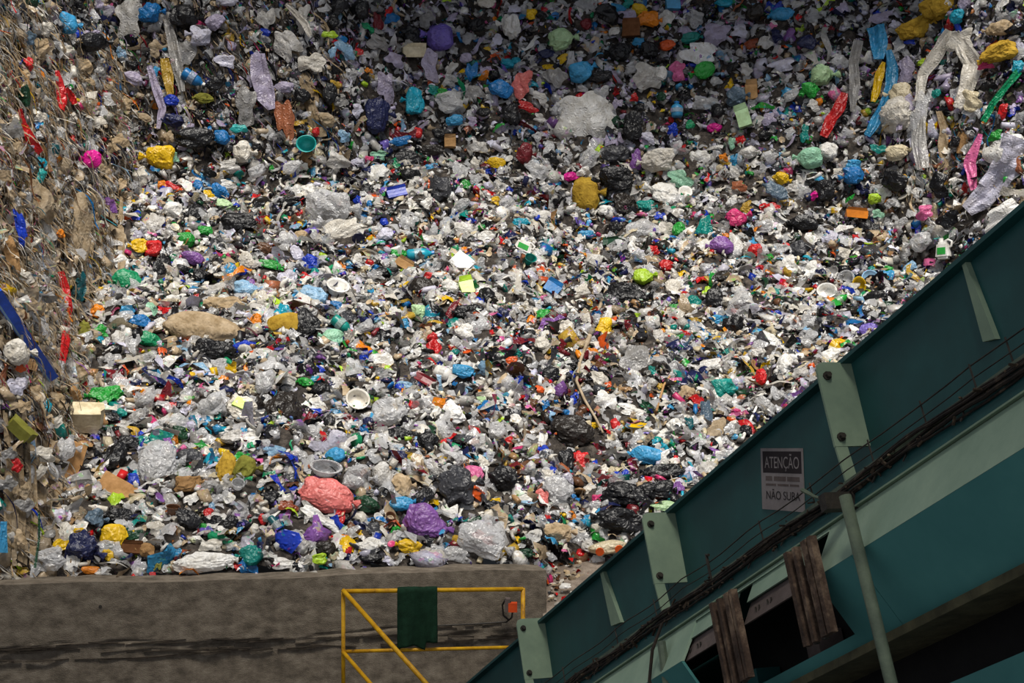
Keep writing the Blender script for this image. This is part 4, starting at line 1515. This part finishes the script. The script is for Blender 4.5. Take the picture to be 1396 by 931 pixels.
# streamers and strips: points in picture pixels, widths, colour, label
RIBBONS = [
([(70, 98), (74, 118), (78, 138), (76, 152)], [5, 10, 14, 9], 'film', 'red', 'red forked film ribbon hanging on the upper left bales'),
([(83, 122), (90, 134), (94, 144)], [5, 11, 6], 'film', 'red', 'short red film tail beside the forked red ribbon'),
([(18, 150), (26, 172), (36, 192), (48, 210)], [6, 13, 14, 9], 'film', 'red', 'long red film strip slanting down the left bales'),
([(40, 254), (52, 270), (61, 288)], [8, 14, 9], 'film', 'cyan', 'short cyan film strip on the left bales'),
([(74, 372), (80, 395), (82, 425), (80, 460), (76, 498)], [12, 14, 15, 14, 10], 'film', 'red', 'broad red strap hanging down the left bales'),
([(204, 92), (214, 125), (222, 150), (217, 178)], [8, 15, 14, 8], 'film', 'lilac', 'lilac film strip hanging on the upper left face'),
([(224, 82), (229, 105), (234, 132)], [10, 13, 8], 'film', 'mustard', 'ochre film strip hanging on the upper left face'),
([(226, 20), (236, 55), (244, 95), (250, 128)], [12, 15, 17, 9], 'clear', 'pale', 'long pale translucent strip hanging on the upper left face'),
([(352, 76), (358, 108), (364, 135), (370, 152)], [18, 24, 22, 10], 'film', 'lilac', 'broad lilac film hanging on the back left face'),
([(418, 100), (424, 135), (430, 165), (436, 188)], [14, 20, 24, 18], 'dusty', 'beige', 'broad beige film apron hanging on the back left face'),
([(390, 8), (404, 22), (416, 36), (424, 52)], [6, 8, 9, 6], 'film', 'offwhite', 'off-white film tail at the top of the back face'),
([(1196, 40), (1200, 62), (1199, 84)], [26, 22, 14], 'film', 'sky', 'broad blue film streamer at the top of the right face'),
([(1212, 72), (1215, 95), (1213, 122), (1204, 148), (1192, 168), (1181, 188)], [9, 14, 14, 16, 18, 10], 'film', 'sky', 'long blue film streamer trailing down the right face'),
([(1205, 88), (1200, 105), (1194, 125), (1189, 142)], [6, 14, 14, 6], 'film', 'yellow', 'yellow film streamer hanging between the blue ones'),
([(1151, 130), (1144, 150), (1132, 168), (1122, 190)], [8, 17, 20, 10], 'film', 'red', 'twisted red film rag on the upper right'),
([(1168, 58), (1162, 90), (1163, 120), (1161, 155)], [14, 16, 18, 6], 'film', 'grey', 'grey film strip hanging left of the blue streamers'),
([(1392, 100), (1372, 125), (1356, 145), (1343, 168)], [14, 14, 12, 12], 'film', 'emerald', 'green net strip slanting at the right edge'),
([(1341, 185), (1333, 205), (1325, 225), (1330, 245), (1332, 262)], [6, 12, 18, 14, 8], 'film', 'pink', 'pink film strip hanging at the right edge'),
([(1282, 150), (1286, 175), (1284, 200), (1288, 230)], [10, 15, 14, 10], 'dusty', 'beige', 'beige film strip hanging beside the large off-white bag'),
([(1322, 160), (1318, 185), (1312, 210)], [12, 16, 8], 'dusty', 'tan', 'tan film strip hanging on the right face'),
([(43, 700), (44, 735), (46, 780)], [4, 4, 4], 'film', 'dkgreen', 'thin green strap hanging down the lower left bale'),
([(3, 712), (4, 735), (3, 755)], [10, 11, 8], 'film', 'sky', 'blue film strip at the left edge above the wall'),
([(60, 690), (70, 715), (80, 740)], [12, 16, 10], 'dusty', 'dusty', 'grey-beige film strip sliding off the lower left bale'),
([(62, 560), (58, 600), (62, 650), (58, 720)], [10, 14, 16, 10], 'dusty', 'dusty', 'long dusty strip hanging down the lower left bale'),
([(98, 270), (104, 300), (112, 330), (108, 350)], [10, 16, 14, 8], 'dusty', 'beige', 'narrow beige film strip beside the dusty hanging sheet'),
([(1300, 45), (1285, 75), (1264, 105), (1256, 140)], [16, 20, 18, 14], 'film', 'offwhite', 'long off-white film draped down the right cut face'),
([(1262, 150), (1258, 190), (1262, 232)], [18, 24, 18], 'clear', 'pale', 'pale translucent film hanging right of the large off-white bag'),
([(1394, 190), (1376, 225), (1352, 262), (1322, 290)], [40, 52, 48, 24], 'film', 'lav', 'wide white film swath trailing down to the conveyor'),
([(1310, 60), (1330, 90), (1322, 125), (1308, 150)], [16, 22, 20, 12], 'film', 'offwhite', 'rumpled off-white film below the mustard bag, far right'),
([(1240, 120), (1236, 150), (1232, 180)], [10, 14, 10], 'film', 'lilac', 'short lilac film strip hanging left of the off-white drape'),
([(5, 560), (7, 620), (8, 690), (7, 772)], [6, 9, 10, 7], 'dusty', 'beige', 'leftmost matted strip hanging down the lower left bale'),
([(14, 582), (16, 642), (17, 712), (16, 772)], [8, 12, 11, 7], 'dusty', 'dusty', 'second from the left of the matted strips hanging down the lower left bale'),
([(23, 579), (25, 639), (26, 709), (25, 772)], [10, 9, 12, 7], 'dusty', 'beige', 'third from the left of the matted strips hanging down the lower left bale'),
([(32, 553), (34, 613), (35, 683), (34, 772)], [6, 12, 10, 7], 'dusty', 'dusty', 'fourth from the left of the matted strips hanging down the lower left bale'),
([(40, 568), (42, 628), (43, 698), (42, 772)], [8, 9, 11, 7], 'dusty', 'beige', 'fifth from the left of the matted strips hanging down the lower left bale'),
([(50, 583), (52, 643), (53, 713), (52, 772)], [10, 12, 12, 7], 'dusty', 'dusty', 'sixth from the left of the matted strips hanging down the lower left bale'),
([(16, 345), (20, 395), (22, 440), (23, 470)], [6, 11, 10, 6], 'dusty', 'dusty', 'leftmost matted strip behind the blue plank'),
([(28, 352), (32, 401), (34, 444), (35, 476)], [6, 11, 10, 6], 'dusty', 'beige', 'second from the left of the matted strips behind the blue plank'),
([(40, 359), (44, 407), (46, 448), (47, 482)], [6, 11, 10, 6], 'dusty', 'dusty', 'third from the left of the matted strips behind the blue plank'),
([(52, 366), (56, 413), (58, 452), (59, 488)], [6, 11, 10, 6], 'dusty', 'beige', 'fourth from the left of the matted strips behind the blue plank'),
([(62, 373), (66, 419), (68, 456), (69, 494)], [6, 11, 10, 6], 'dusty', 'dusty', 'fifth from the left of the matted strips behind the blue plank'),
([(118, 285), (120, 325), (119, 360), (118, 400)], [6, 10, 11, 6], 'dusty', 'beige', 'leftmost matted strip right of the hanging dusty sheet'),
([(130, 281), (132, 325), (131, 360), (130, 395)], [6, 10, 11, 6], 'dusty', 'dusty', 'second from the left of the matted strips right of the hanging dusty sheet'),
([(141, 277), (143, 325), (142, 360), (141, 390)], [6, 10, 11, 6], 'dusty', 'beige', 'third from the left of the matted strips right of the hanging dusty sheet'),
([(152, 273), (154, 325), (153, 360), (152, 385)], [6, 10, 11, 6], 'dusty', 'dusty', 'fourth from the left of the matted strips right of the hanging dusty sheet'),
([(163, 269), (165, 325), (164, 360), (163, 380)], [6, 10, 11, 6], 'dusty', 'beige', 'fifth from the left of the matted strips right of the hanging dusty sheet'),
]
landmarks = []; todo = []
used = set()
for (x0, y0), txt in BLOCKS.items():
    for ln in txt.strip().splitlines():
        a, _, lab = ln.partition('|')
        t = a.split()
        cx, cy, w, h, ang = map(float, t[:5])
        px, py = x0 + cx / 3.98, y0 + cy / 3.98
        todo.append((px, py, w / 3.98, h / 3.98, ang, t[5], t[6], lab.strip()))
        if lab: landmarks.append((px, py, lab.strip()))
for pts, wd, m, cn, lab in RIBBONS:
    o = ribbon(pts, wd, 'strip', cn, m)
    if o is None: continue
    tag(o, lab, 'plastic film', GROUP['strip']); used.add(lab)
    k = len(pts) // 2; landmarks.append((*pts[k], lab))
for l in landmarks: used.add(l[2])

def relation(px, py, noun):
    """says where it lies next to the nearest thing that can be found by its look"""
    order = sorted(landmarks, key=lambda q: (q[0] - px) ** 2 + (q[1] - py) ** 2)
    for lx, ly, lab in order[:14]:
        dx, dy = px - lx, py - ly
        d = math.hypot(dx, dy)
        if d < 6: continue
        side = ('right of' if dx > 0 else 'left of') if abs(dx) > abs(dy) * 1.3 else (('below' if dy > 0 else 'above') if abs(dy) > abs(dx) * 1.3 else
               ('below right of' if dx > 0 else 'below left of') if dy > 0 else ('above right of' if dx > 0 else 'above left of'))
        words_ = lab.split()
        stop = {'near', 'beside', 'above', 'below', 'at', 'on', 'in', 'high', 'lying', 'hanging', 'left', 'right', 'right,', 'under', 'with', 'close', 'bulging', 'slanting', 'slanted', 'among', 'touching', 'just', 'of',
                'between', 'by', 'resting', 'leaning', 'squeezed', 'highest', 'spread', 'from', 'trailing', 'upright_', 'draped', 'sliding'}
        k = 1
        while k < len(words_) and words_[k].strip(',') not in stop: k += 1
        if k < 2: continue
        # keep the full wording where the short one would fit two things
        short = ' '.join(words_[:k]).strip(',')
        if sum(1 for q in landmarks if q[2].startswith(short)) > 1: short = ' '.join(words_[:9]).strip(',')
        near = 'just ' if d < 32 else ''
        s = f'{noun} {near}{side} the {short}'
        if len(s.split()) <= 16 and s not in used:
            return s
    return None
def size_word(w, h):
    a = math.sqrt(w * h)
    return 'tiny ' if a < 12.5 else 'small ' if a < 17 else '' if a < 27 else 'large '
count = {}
for px, py, w, h, ang, kind, cn, lab in todo:
    extra = None
    if 'lime green square' in lab: extra = 'limeprint'
    if 'red print' in lab: extra = 'print'
    o = piece(px, py, w * 1.06, h * 1.06, ang, kind, cn, extra=extra)
    if o is None: continue
    if not lab:
        noun = NOUN[kind]
        if kind == 'film' and max(w, h) < 22: noun = 'film scrap'
        if kind == 'bag' and max(w, h) < 18: noun = 'crumpled plastic scrap'
        for nn_ in (size_word(w, h) + CW[cn] + ' ' + noun, CW[cn] + ' ' + noun, 'creased ' + CW[cn] + ' ' + noun):
            lab = relation(px, py, nn_)
            if lab: break
        lab = lab or (CW[cn] + ' ' + noun + ' somewhere in the heap')
        used.add(lab)
    sc_ = o.name.startswith('plastic_scrap')
    tag(o, lab, 'plastic scrap' if sc_ else CATS[kind], 'small crumpled scraps in the heap' if sc_ else GROUP[kind])

# a leaning blue plank, branches and a thin rod
def beamlike(name, a, b, wpx, tpx, cn, m, lab, cat, lift=.12):
    ra, rb = hit(*a), hit(*b)
    pa = ra[0] + (CAM - ra[0]).normalized() * lift; pb = rb[0] + (CAM - rb[0]).normalized() * lift
    ax_ = (pb - pa); L_ = ax_.length; ax_.normalize()
    fw = (CAM - pa).normalized(); fw = (fw - ax_ * fw.dot(ax_)).normalized(); sd = fw.cross(ax_)
    R = Matrix((ax_, sd, fw)).transposed()
    return pa, pb, L_, R
pa, pb, L_, R = beamlike('plank', (-6, 398), (72, 516), 16, 8, 'royal', 'rigid', '', '', .34)
for k in range(9):
    q = pa.lerp(pb, k / 8); placed.append((q.x, q.y, q.z, .16))
pl_o = empty('plank')
W_ = .115
link('board', mkmesh('board', *(lambda m_: (m_.v, m_.f))(MB().box((0, 0, 0), (L_, W_, .045))), M['rigid']), np.array(lin('1d5fe6')), pl_o)  # blue raised because this side turns away from the sun
link('edge_strip', mkmesh('edge_strip', *(lambda m_: (m_.v, m_.f))(MB().box((0, -W_ * .36, .026), (L_, W_ * .16, .012))), M['rigid']), LIN['ltblue'], pl_o)
pl_o.matrix_world = Matrix.Translation((pa + pb) / 2) @ R.to_4x4()
tag(pl_o, 'long bright blue plank leaning against the left bales', 'plank')
landmarks.append((35, 460, 'long bright blue plank leaning against the left bales'))
def twig(pts, r, cn, lab, name='branch', cat='branch'):
    P = []
    for a in pts:
        q = hit(*a)
        P.append(q[0] + (CAM - q[0]).normalized() * .13)
    c0 = sum(P, Vector()) / len(P)
    mb_ = MB().tube([q - c0 for q in P], [r * (1 - .5 * i / len(P)) for i in range(len(P))], 7)
    o = link(name, mkmesh(name, mb_.v, mb_.f, M['card'], True), LIN[cn]); o.location = c0
    tag(o, lab, cat)
    for q in P: placed.append((q.x, q.y, q.z, .06))
twig([(799, 470), (806, 452), (814, 430), (820, 412), (828, 390)], .035, 'dusty', 'thick brown branch standing beside the wide black bag')
twig([(800, 468), (790, 495), (786, 520), (797, 545), (812, 570), (822, 590)], .022, 'dusty', 'thin bent branch below the thick brown one')
twig([(1012, 598), (1020, 580), (1028, 562), (1036, 545)], .022, 'white', 'thin white rod standing beside the conveyor', 'thin_rod', 'rod')
twig([(858, 395), (872, 405), (881, 416)], .012, 'offwhite', 'thin white stick on the wide black bag', 'stick', 'stick')
twig([(895, 560), (905, 525), (925, 495), (945, 475)], .016, 'tan', 'thin tan twig slanting up in the lower right of the heap', 'twig', 'twig')

PLANK = (pa.copy(), pb.copy())
# food carton and scraps lying on the dusty ramp
def on_ramp(px, py, Y): return at(px, py, Y)
fp = empty('food_pack'); 
wv, wf_ = bag_mesh(.40, .15, .13, 3, .5)
link('wrapper', mkmesh('wrapper', wv, wf_, M['film']), LIN['cream'], fp)
for dx in (-.09, .11):
    mb_ = MB().tube([(dx, -.075, .0), (dx, -.09, .0)], .045, 10)
    link('red_spot', mkmesh('red_spot', mb_.v, mb_.f, M['rigid']), LIN['tang'], fp)
fp.location = at(828, 746, 15.85); fp.rotation_euler = (.3, -.12, .05)
tag(fp, 'cream food pack with two red spots on the dusty ramp', 'food pack')
for px, py, Y, s, cn, lab in ((769, 750, 15.75, .07, 'pink', 'small pink scrap on the dusty ramp'), (771, 798, 15.3, .14, 'white', 'torn white scrap at the middle of the dusty ramp'),
                              (752, 812, 15.15, .06, 'offwhite', 'pale scrap at the foot of the dusty ramp'), (790, 765, 15.6, .06, 'beige', 'small beige scrap on the upper dusty ramp')):
    vv, ff = sheet_mesh(s, s * .5, s * .15, 8)
    o = link('film_scrap', mkmesh('film_scrap', vv, ff, M['film']), LIN[cn]); o.location = at(px, py, Y); o.rotation_euler = (.9, 0, 0)
    tag(o, lab, 'plastic film')
# ------------------------------------------------------------------ more single film pieces filling the gaps between the picked-out ones
def zone(px, py):
    """what sort of waste lies there: dusty bales on the left, lilac grey film far up, white film on the slope"""
    if px < 175 - .12 * max(0, py - 250) and py > 60 or px < 70: return 'bale'
    if py < 215 and px < 470: return 'face'
    if py < 200: return 'upper'
    if px > 1230 and py < 290: return 'right'
    return 'slope'
MIX = {'bale': [('dusty', 5), ('beige', 4), ('tan', 1), ('grey', 1), ('offwhite', 2)],
       'face': [('grey', 3), ('lilac', 2), ('dusty', 2), ('black', 2), ('pale', 2)],
       'upper': [('lilac', 3), ('pale', 3), ('lav', 2), ('black', 3), ('clear', 3), ('grey', 2)],
       'right': [('offwhite', 3), ('pale', 3), ('beige', 2), ('clear', 2), ('lilac', 1)],
       'slope': [('white', 4), ('clear', 6), ('offwhite', 3), ('pale', 3), ('black', 3), ('lav', 2), ('grey', 1)]}
occ = [(t[0], t[1], .5 * max(t[2], t[3])) for t in todo]
for pts_, wd_, *_r in RIBBONS:
    if _r[0] == 'dusty': continue
    for (a0, b0), (a1, b1) in zip(pts_[:-1], pts_[1:]):
        for t_ in (0, .5, 1): occ.append((a0 + (a1 - a0) * t_, b0 + (b1 - b0) * t_, max(wd_) * .7))
made = 0
for k in range(9000):
    if made >= 300: break
    px = random.uniform(4, 1392); py = random.uniform(4, 776)
    if py > 290 + (1396 - px) * .852 - 12: continue
    rad = random.uniform(8, 17)
    if any((px - a) ** 2 + (py - b) ** 2 < (.8 * c + .85 * rad) ** 2 for a, b, c in occ): continue
    mix = MIX[zone(px, py)]
    cn = random.choices([m_[0] for m_ in mix], [m_[1] for m_ in mix])[0]
    kind = 'film' if cn != 'black' and (random.random() < .7 or zone(px, py) == 'bale') else 'bag'
    w = rad * random.uniform(1.5, 2.2); h = rad * random.uniform(1.2, 1.9)
    o = piece(px, py, w, h, random.uniform(-50, 50), kind, cn)
    if o is None: continue
    occ.append((px, py, rad)); made += 1
    lab = None
    for nn_ in (size_word(w, h) + CW[cn] + (' wrinkled film piece' if kind == 'film' else ' wrinkled plastic bag'), 'rumpled ' + CW[cn] + (' film' if kind == 'film' else ' bag'), 'loose ' + CW[cn] + (' film' if kind == 'film' else ' bag')):
        lab = relation(px, py, nn_)
        if lab: break
    lab = lab or 'wrinkled ' + CW[cn] + ' plastic film lost among the heap'
    used.add(lab)
    sc_ = o.name.startswith('plastic_scrap')
    tag(o, lab, 'plastic scrap' if sc_ else CATS[kind], 'small crumpled scraps in the heap' if sc_ else GROUP[kind])

# ------------------------------------------------------------------ the thousands of small scraps that nobody could count
tri = np.array([(a, b, c) for a, b, c, d in hf] + [(a, c, d) for a, b, c, d in hf])
ta, tb, tc = hv[tri[:, 0]], hv[tri[:, 1]], hv[tri[:, 2]]
tn = np.cross(tb - ta, tc - ta); area = np.linalg.norm(tn, axis=1) / 2; tn = tn / (2 * area[:, None] + 1e-9)
tcen = (ta + tb + tc) / 3
ppx = 698 + F * tcen[:, 0] / tcen[:, 1]; ppy = 465.5 - F * (tcen[:, 2] - 6) / tcen[:, 1]
ok = (ppx > -160) & (ppx < 1556) & (ppy > -150) & (ppy < 960)
wgt = area * ok * np.clip(1.15 - .022 * (tcen[:, 1] - 15) , .5, 1.2)
wgt /= wgt.sum()

def surface_points(n, w=None):
    w = wgt if w is None else w
    i = rng.choice(len(tri), n, p=w)
    r1 = np.sqrt(rng.random(n)); r2 = rng.random(n)
    p = ta[i] * (1 - r1)[:, None] + tb[i] * (r1 * (1 - r2))[:, None] + tc[i] * (r1 * r2)[:, None]
    return p, tn[i]
PL = np.array(placed)
def clear_of(p, k=.92):
    keep = np.ones(len(p), bool)
    for x, y, z, r in PL:
        if r < .05: continue
        d2 = (p[:, 0] - x) ** 2 + (p[:, 1] - y) ** 2 + (p[:, 2] - z) ** 2
        keep &= d2 > (k * r) ** 2
    return keep

def T_sheet(n=4):
    v, f = sheet_mesh(1, 1, rng.uniform(.3, .6), n, .55)
    return v, [(a, b, c) for a, b, c, d in f] + [(a, c, d) for a, b, c, d in f]
def T_blob():
    v, f = ICO[1]; v = v * (1 + .9 * creases(v, 6, .7, 2.6))[:, None] + rng.normal(0, .17, v.shape)
    return v * .5 * np.array([1, rng.uniform(.6, 1), rng.uniform(.4, .8)]), [tuple(t) for t in f]
def T_strip():
    n = 7; v = []; f = []
    ph = rng.uniform(0, 6)
    for i in range(n):
        t = i / (n - 1) - .5; wd = .14 + .05 * math.sin(i * 2 + ph)
        y = .18 * math.sin(t * 5 + ph); z = .15 * math.cos(t * 7 + ph)
        v += [(t * 1.7, y - wd, z), (t * 1.7, y + wd, z + .1 * math.sin(i * 1.7 + ph))]
    for i in range(n - 1): f += [(2 * i, 2 * i + 1, 2 * i + 3), (2 * i, 2 * i + 3, 2 * i + 2)]
    return np.array(v), f
def T_box():
    d = np.array([1, rng.uniform(.4, .9), rng.uniform(.15, .5)]) * .9
    v = np.array([(x, y, z) for z in (-.5, .5) for x, y in ((-.5, -.5), (.5, -.5), (.5, .5), (-.5, .5))]) * d + rng.normal(0, .06, (8, 3))
    q = [(0, 3, 2, 1), (4, 5, 6, 7), (0, 1, 5, 4), (1, 2, 6, 5), (2, 3, 7, 6), (3, 0, 4, 7)]
    return v, [(a, b, c) for a, b, c, d in q] + [(a, c, d) for a, b, c, d in q]
def T_bottle():
    v, f = lathe([(-.7, .16), (-.66, .24), (.2, .25), (.42, .12), (.6, .1)], 8)
    v[:, 1:] *= (1 + .25 * creases(v * 4, 4, .5, 1.5))[:, None]
    t = []
    for q in f:
        for k in range(1, len(q) - 1): t.append((q[0], q[k], q[k + 1]))
    return v, t
def T_dish():
    v, f = lathe([(0, .05), (.02, .36), (.16, .5), (.18, .46), (.06, .32)], 9)
    v = np.stack([v[:, 1], v[:, 2], v[:, 0]], -1)
    t = []
    for q in f:
        for k in range(1, len(q) - 1): t.append((q[0], q[k], q[k + 1]))
    return v, t

def rotations(nrm, n, tilt):
    """random frames whose third axis leans about the surface normal"""
    z = nrm + rng.normal(0, tilt, (n, 3)); z /= np.linalg.norm(z, axis=1)[:, None]
    a = rng.normal(size=(n, 3)); x = a - z * (a * z).sum(1)[:, None]; x /= np.linalg.norm(x, axis=1)[:, None]
    y = np.cross(z, x)
    return np.stack([x, y, z], -1)

def scatter(name, tmpl, p, R, s, colr, m, label, cat, smooth=False):
    V_ = []; F_ = []; C_ = []; base = 0
    which = rng.integers(0, len(tmpl), len(p))
    for ti, (tv, tf) in enumerate(tmpl):
        idx = np.where(which == ti)[0]
        if not len(idx): continue
        tv = np.asarray(tv, float); tf = np.asarray(tf)
        vv = np.einsum('nij,kj->nki', R[idx], tv) * s[idx][:, None, None] + p[idx][:, None, :]
        V_.append(vv.reshape(-1, 3)); k = len(tv)
        F_.append((tf[None] + (base + np.arange(len(idx)) * k)[:, None, None]).reshape(-1, 3))
        C_.append(np.repeat(colr[idx], k, 0)); base += len(idx) * k
    Vv = np.concatenate(V_); Ff = np.concatenate(F_); Cc = np.concatenate(C_)
    me = bpy.data.meshes.new(name)
    me.vertices.add(len(Vv)); me.vertices.foreach_set('co', Vv.ravel())
    me.loops.add(Ff.size); me.loops.foreach_set('vertex_index', Ff.ravel().astype(np.int32))
    me.polygons.add(len(Ff)); me.polygons.foreach_set('loop_start', (np.arange(len(Ff)) * 3).astype(np.int32))
    me.update(calc_edges=True)
    at_ = me.attributes.new('piece_colour', 'FLOAT_COLOR', 'POINT')
    at_.data.foreach_set('color', np.concatenate([Cc, np.ones((len(Cc), 1))], 1).ravel())
    me.materials.append(m)
    o = bpy.data.objects.new(name, me); col.objects.link(o)
    return tag(o, label, cat, kind='stuff')

ACC = [('blue', 5), ('sky', 5), ('royal', 4), ('ltblue', 4), ('cyan', 3), ('teal', 4), ('green', 4), ('dkgreen', 2), ('emerald', 2), ('lime', 2), ('yellow', 4), ('mustard', 3),
       ('orange', 3), ('tang', 3), ('red', 6), ('maroon', 3), ('rasp', 2), ('pink', 2), ('purple', 3), ('violet', 2), ('navy', 4), ('terra', 2), ('brown', 3), ('card', 3)]
ACCN = [a for a, _ in ACC]; ACCW = np.array([b for _, b in ACC], float); ACCW /= ACCW.sum()
NEU = {'slope': [('white', 8), ('offwhite', 7), ('pale', 6), ('lav', 3), ('grey', 3), ('beige', 3), ('cream', 2), ('dkgrey', 2), ('black', 4)],
       'upper': [('lav', 4), ('lilac', 5), ('pale', 5), ('grey', 4), ('white', 2), ('dkgrey', 3), ('black', 5), ('beige', 1)],
       'face': [('grey', 4), ('lilac', 2), ('dusty', 5), ('beige', 4), ('pale', 2), ('dkgrey', 5), ('black', 7)],  # extra black and dark grey tint the scraps for this face's shade
       'bale': [('dusty', 8), ('beige', 9), ('tan', 2), ('offwhite', 5), ('pale', 3), ('grey', 2), ('brownblack', 2), ('brown', 1)],  # weighted to light tones to brighten bales the sun misses
       'right': [('offwhite', 5), ('beige', 4), ('pale', 4), ('white', 3), ('lilac', 2), ('grey', 2), ('black', 2), ('dusty', 2)]}
ACCP = {'slope': .23, 'upper': .22, 'face': .12, 'bale': .07, 'right': .2}
def colours(p):
    a = 698 + F * p[:, 0] / p[:, 1]; b = 465.5 - F * (p[:, 2] - 6) / p[:, 1]
    out = np.zeros((len(p), 3))
    patch = vnoise(p[:, 0] * 1.3 + 40, p[:, 2] * 1.6 + p[:, 1] * .6, 21)
    for i in range(len(p)):
        zn = zone(a[i], b[i])
        if abs(p[i, 0] - .9 - .3 * math.sin(p[i, 1])) < .75 and 16.3 < p[i, 1] < 21.5 and rng.random() < .34:
            out[i] = LIN[('brown', 'dusty', 'brownblack', 'tan', 'dkgrey', 'maroon')[rng.integers(0, 6)]] * .8; continue
        if patch[i] > .13 and rng.random() < .28:
            out[i] = LIN[('black', 'dkgrey', 'brownblack', 'navy')[rng.integers(0, 4)]]; continue
        if rng.random() < ACCP[zn]: cn = ACCN[rng.choice(len(ACCN), p=ACCW)]
        else:
            q = NEU[zn]; w = np.array([t[1] for t in q], float); cn = q[rng.choice(len(q), p=w / w.sum())][0]
        out[i] = LIN[cn] * rng.uniform(.7, 1.05)
    return np.clip(out, 0, .95)

def field(n, size, spread, lift0, lift1, tilt, k=.92):
    p, nr = surface_points(n)
    p = p + nr * rng.uniform(lift0, lift1, n)[:, None]
    keep = clear_of(p, k); p = p[keep]; nr = nr[keep]; n = len(p)
    s = size * np.exp(rng.normal(0, spread, n)); s = np.clip(s, .03, .42)
    return p, rotations(nr, n, tilt), s
SHEETS = [T_sheet(5) for _ in range(14)]; BLOBS = [T_blob() for _ in range(14)]; STRIPS = [T_strip() for _ in range(8)]
p, R, s = field(16000, .165, .42, -.02, .07, .55)
scatter('film_scraps', SHEETS, p, R, s, colours(p), M['s_film'], 'countless small crumpled film scraps all over the heap', 'scraps')
p, R, s = field(7500, .18, .40, .0, .08, .6)
c = np.repeat(LIN['clear'][None], len(p), 0) * rng.uniform(.8, 1.05, (len(p), 1))
scatter('clear_film_scraps', SHEETS, p, R, np.minimum(s, .35), np.clip(c, 0, .95), M['s_clear'], 'countless shreds of clear wrinkled film in the heap', 'scraps')
p, R, s = field(6000, .115, .40, -.02, .05, .6)
scatter('crumpled_scraps', BLOBS, p, R, s, colours(p), M['s_film'], 'countless small crumpled lumps of plastic in the heap', 'scraps')
p, R, s = field(3600, .10, .35, .0, .06, .8)
scatter('hard_plastic_scraps', [T_box() for _ in range(6)] + [T_bottle() for _ in range(5)] + [T_dish() for _ in range(5)], p, R, s, colours(p), M['s_solid'], 'countless small bottles, lids and carton pieces in the heap', 'scraps')
p, R, s = field(5200, .12, .45, .0, .08, .7)
scatter('shredded_strips', STRIPS, p, R, s, colours(p), M['s_film'], 'countless narrow shreds and ribbons among the waste', 'scraps')
p, R, s = field(11000, .052, .35, .0, .09, .9, .8)
scatter('plastic_flakes', [T_sheet(3) for _ in range(8)] + [T_box() for _ in range(3)], p, R, np.clip(s, .02, .12), colours(p), M['s_film'], 'countless bright flakes and crumbs over the heap', 'scraps')

# dusty fibres hanging straight down the cut faces
steep = np.abs(tn[:, 2]) < .5
zn_ = np.array([zone(a, b) for a, b in zip(ppx, ppy)])
wf = wgt * steep * (np.isin(zn_, ['bale']) * 3.0 + np.isin(zn_, ['face']) * 1.6 + np.isin(zn_, ['right']) * 1.0)
wf /= wf.sum()
p, nr = surface_points(8500, wf)
keep = clear_of(p, .7); p = p[keep]; nr = nr[keep]; n = len(p)
nr = np.where(nr[:, 2:3] < 0, -nr, nr)
p = p + nr * rng.uniform(-.02, .06, n)[:, None]
dn = np.array([.22, 0, -1.0]) - nr * (-nr[:, 2])[:, None] * 1.0 + rng.normal(0, .16, (n, 3)); dn /= np.linalg.norm(dn, axis=1)[:, None]
zz = nr - dn * (nr * dn).sum(1)[:, None]; zz /= np.linalg.norm(zz, axis=1)[:, None]
R = np.stack([dn, np.cross(zz, dn), zz], -1)
def T_fibre():
    n_ = 12; v = []; f = []; ph = rng.uniform(0, 6); wd0 = rng.choice([.005, .008, .012, .02])
    for i in range(n_):
        t = i / (n_ - 1) - .5; wd = wd0 * (1 + .5 * math.sin(i * 1.9 + ph)) * (1 - .6 * abs(t))
        y = .09 * math.sin(t * 6 + ph) + .02 * math.sin(t * 13 + ph); z = .07 * math.cos(t * 9 + ph)
        v += [(t, y - wd, z), (t, y, z + wd * .8), (t, y + wd, z)]
    for i in range(n_ - 1):
        for j in (0, 1): f += [(3 * i + j, 3 * i + j + 1, 3 * i + j + 4), (3 * i + j, 3 * i + j + 4, 3 * i + j + 3)]
    return np.array(v), f
s = np.clip(.42 * np.exp(rng.normal(0, .5, n)), .12, 1.1)
scatter('hanging_fibres', [T_fibre() for _ in range(14)], p, R, s, colours(p) * .9, M['s_fibre'], 'matted dusty fibres and film tails hanging down the cut faces', 'fibres')

# crumbs trodden into the dusty ramp
n = 420
q = np.stack([rng.uniform(.36, 2.2, n), rng.uniform(14.95, 16.2, n), np.zeros(n)], -1)
q[:, 2] = 3.30 + .56 * np.clip((q[:, 1] - 14.9) / 1.4, 0, 1) ** .8 + .012
nr = np.repeat(np.array([[0, -.35, .94]]), n, 0)
cc = np.array([LIN[('dusty', 'beige', 'pale', 'brown', 'dkgrey', 'offwhite', 'red', 'dusty', 'grey')[k]] for k in rng.integers(0, 9, n)]) * .8
scatter('ramp_crumbs', [T_sheet(4) for _ in range(6)], q, rotations(nr, n, .35), rng.uniform(.02, .09, n), cc, M['s_fibre'], 'crumbs of trodden waste on the dusty ramp', 'scraps')

# give every thing its origin at its own base
bpy.context.view_layer.update()
for o in list(scene.objects):
    if o.parent or o.type not in ('EMPTY', 'MESH') or o.get('kind'): continue
    if o.location.length > 1e-6: continue
    ms = [o] if o.type == 'MESH' else [c_ for c_ in o.children_recursive if c_.type == 'MESH']
    if not ms: continue
    pts = np.concatenate([np.array([w.co[:] for w in q.data.vertices]) for q in ms])
    base = Vector(((pts[:, 0].min() + pts[:, 0].max()) / 2, (pts[:, 1].min() + pts[:, 1].max()) / 2, pts[:, 2].min()))
    done = set()
    for q in ms:
        if q.data.name in done: continue
        done.add(q.data.name); q.data.transform(Matrix.Translation(-base))
    o.location = base
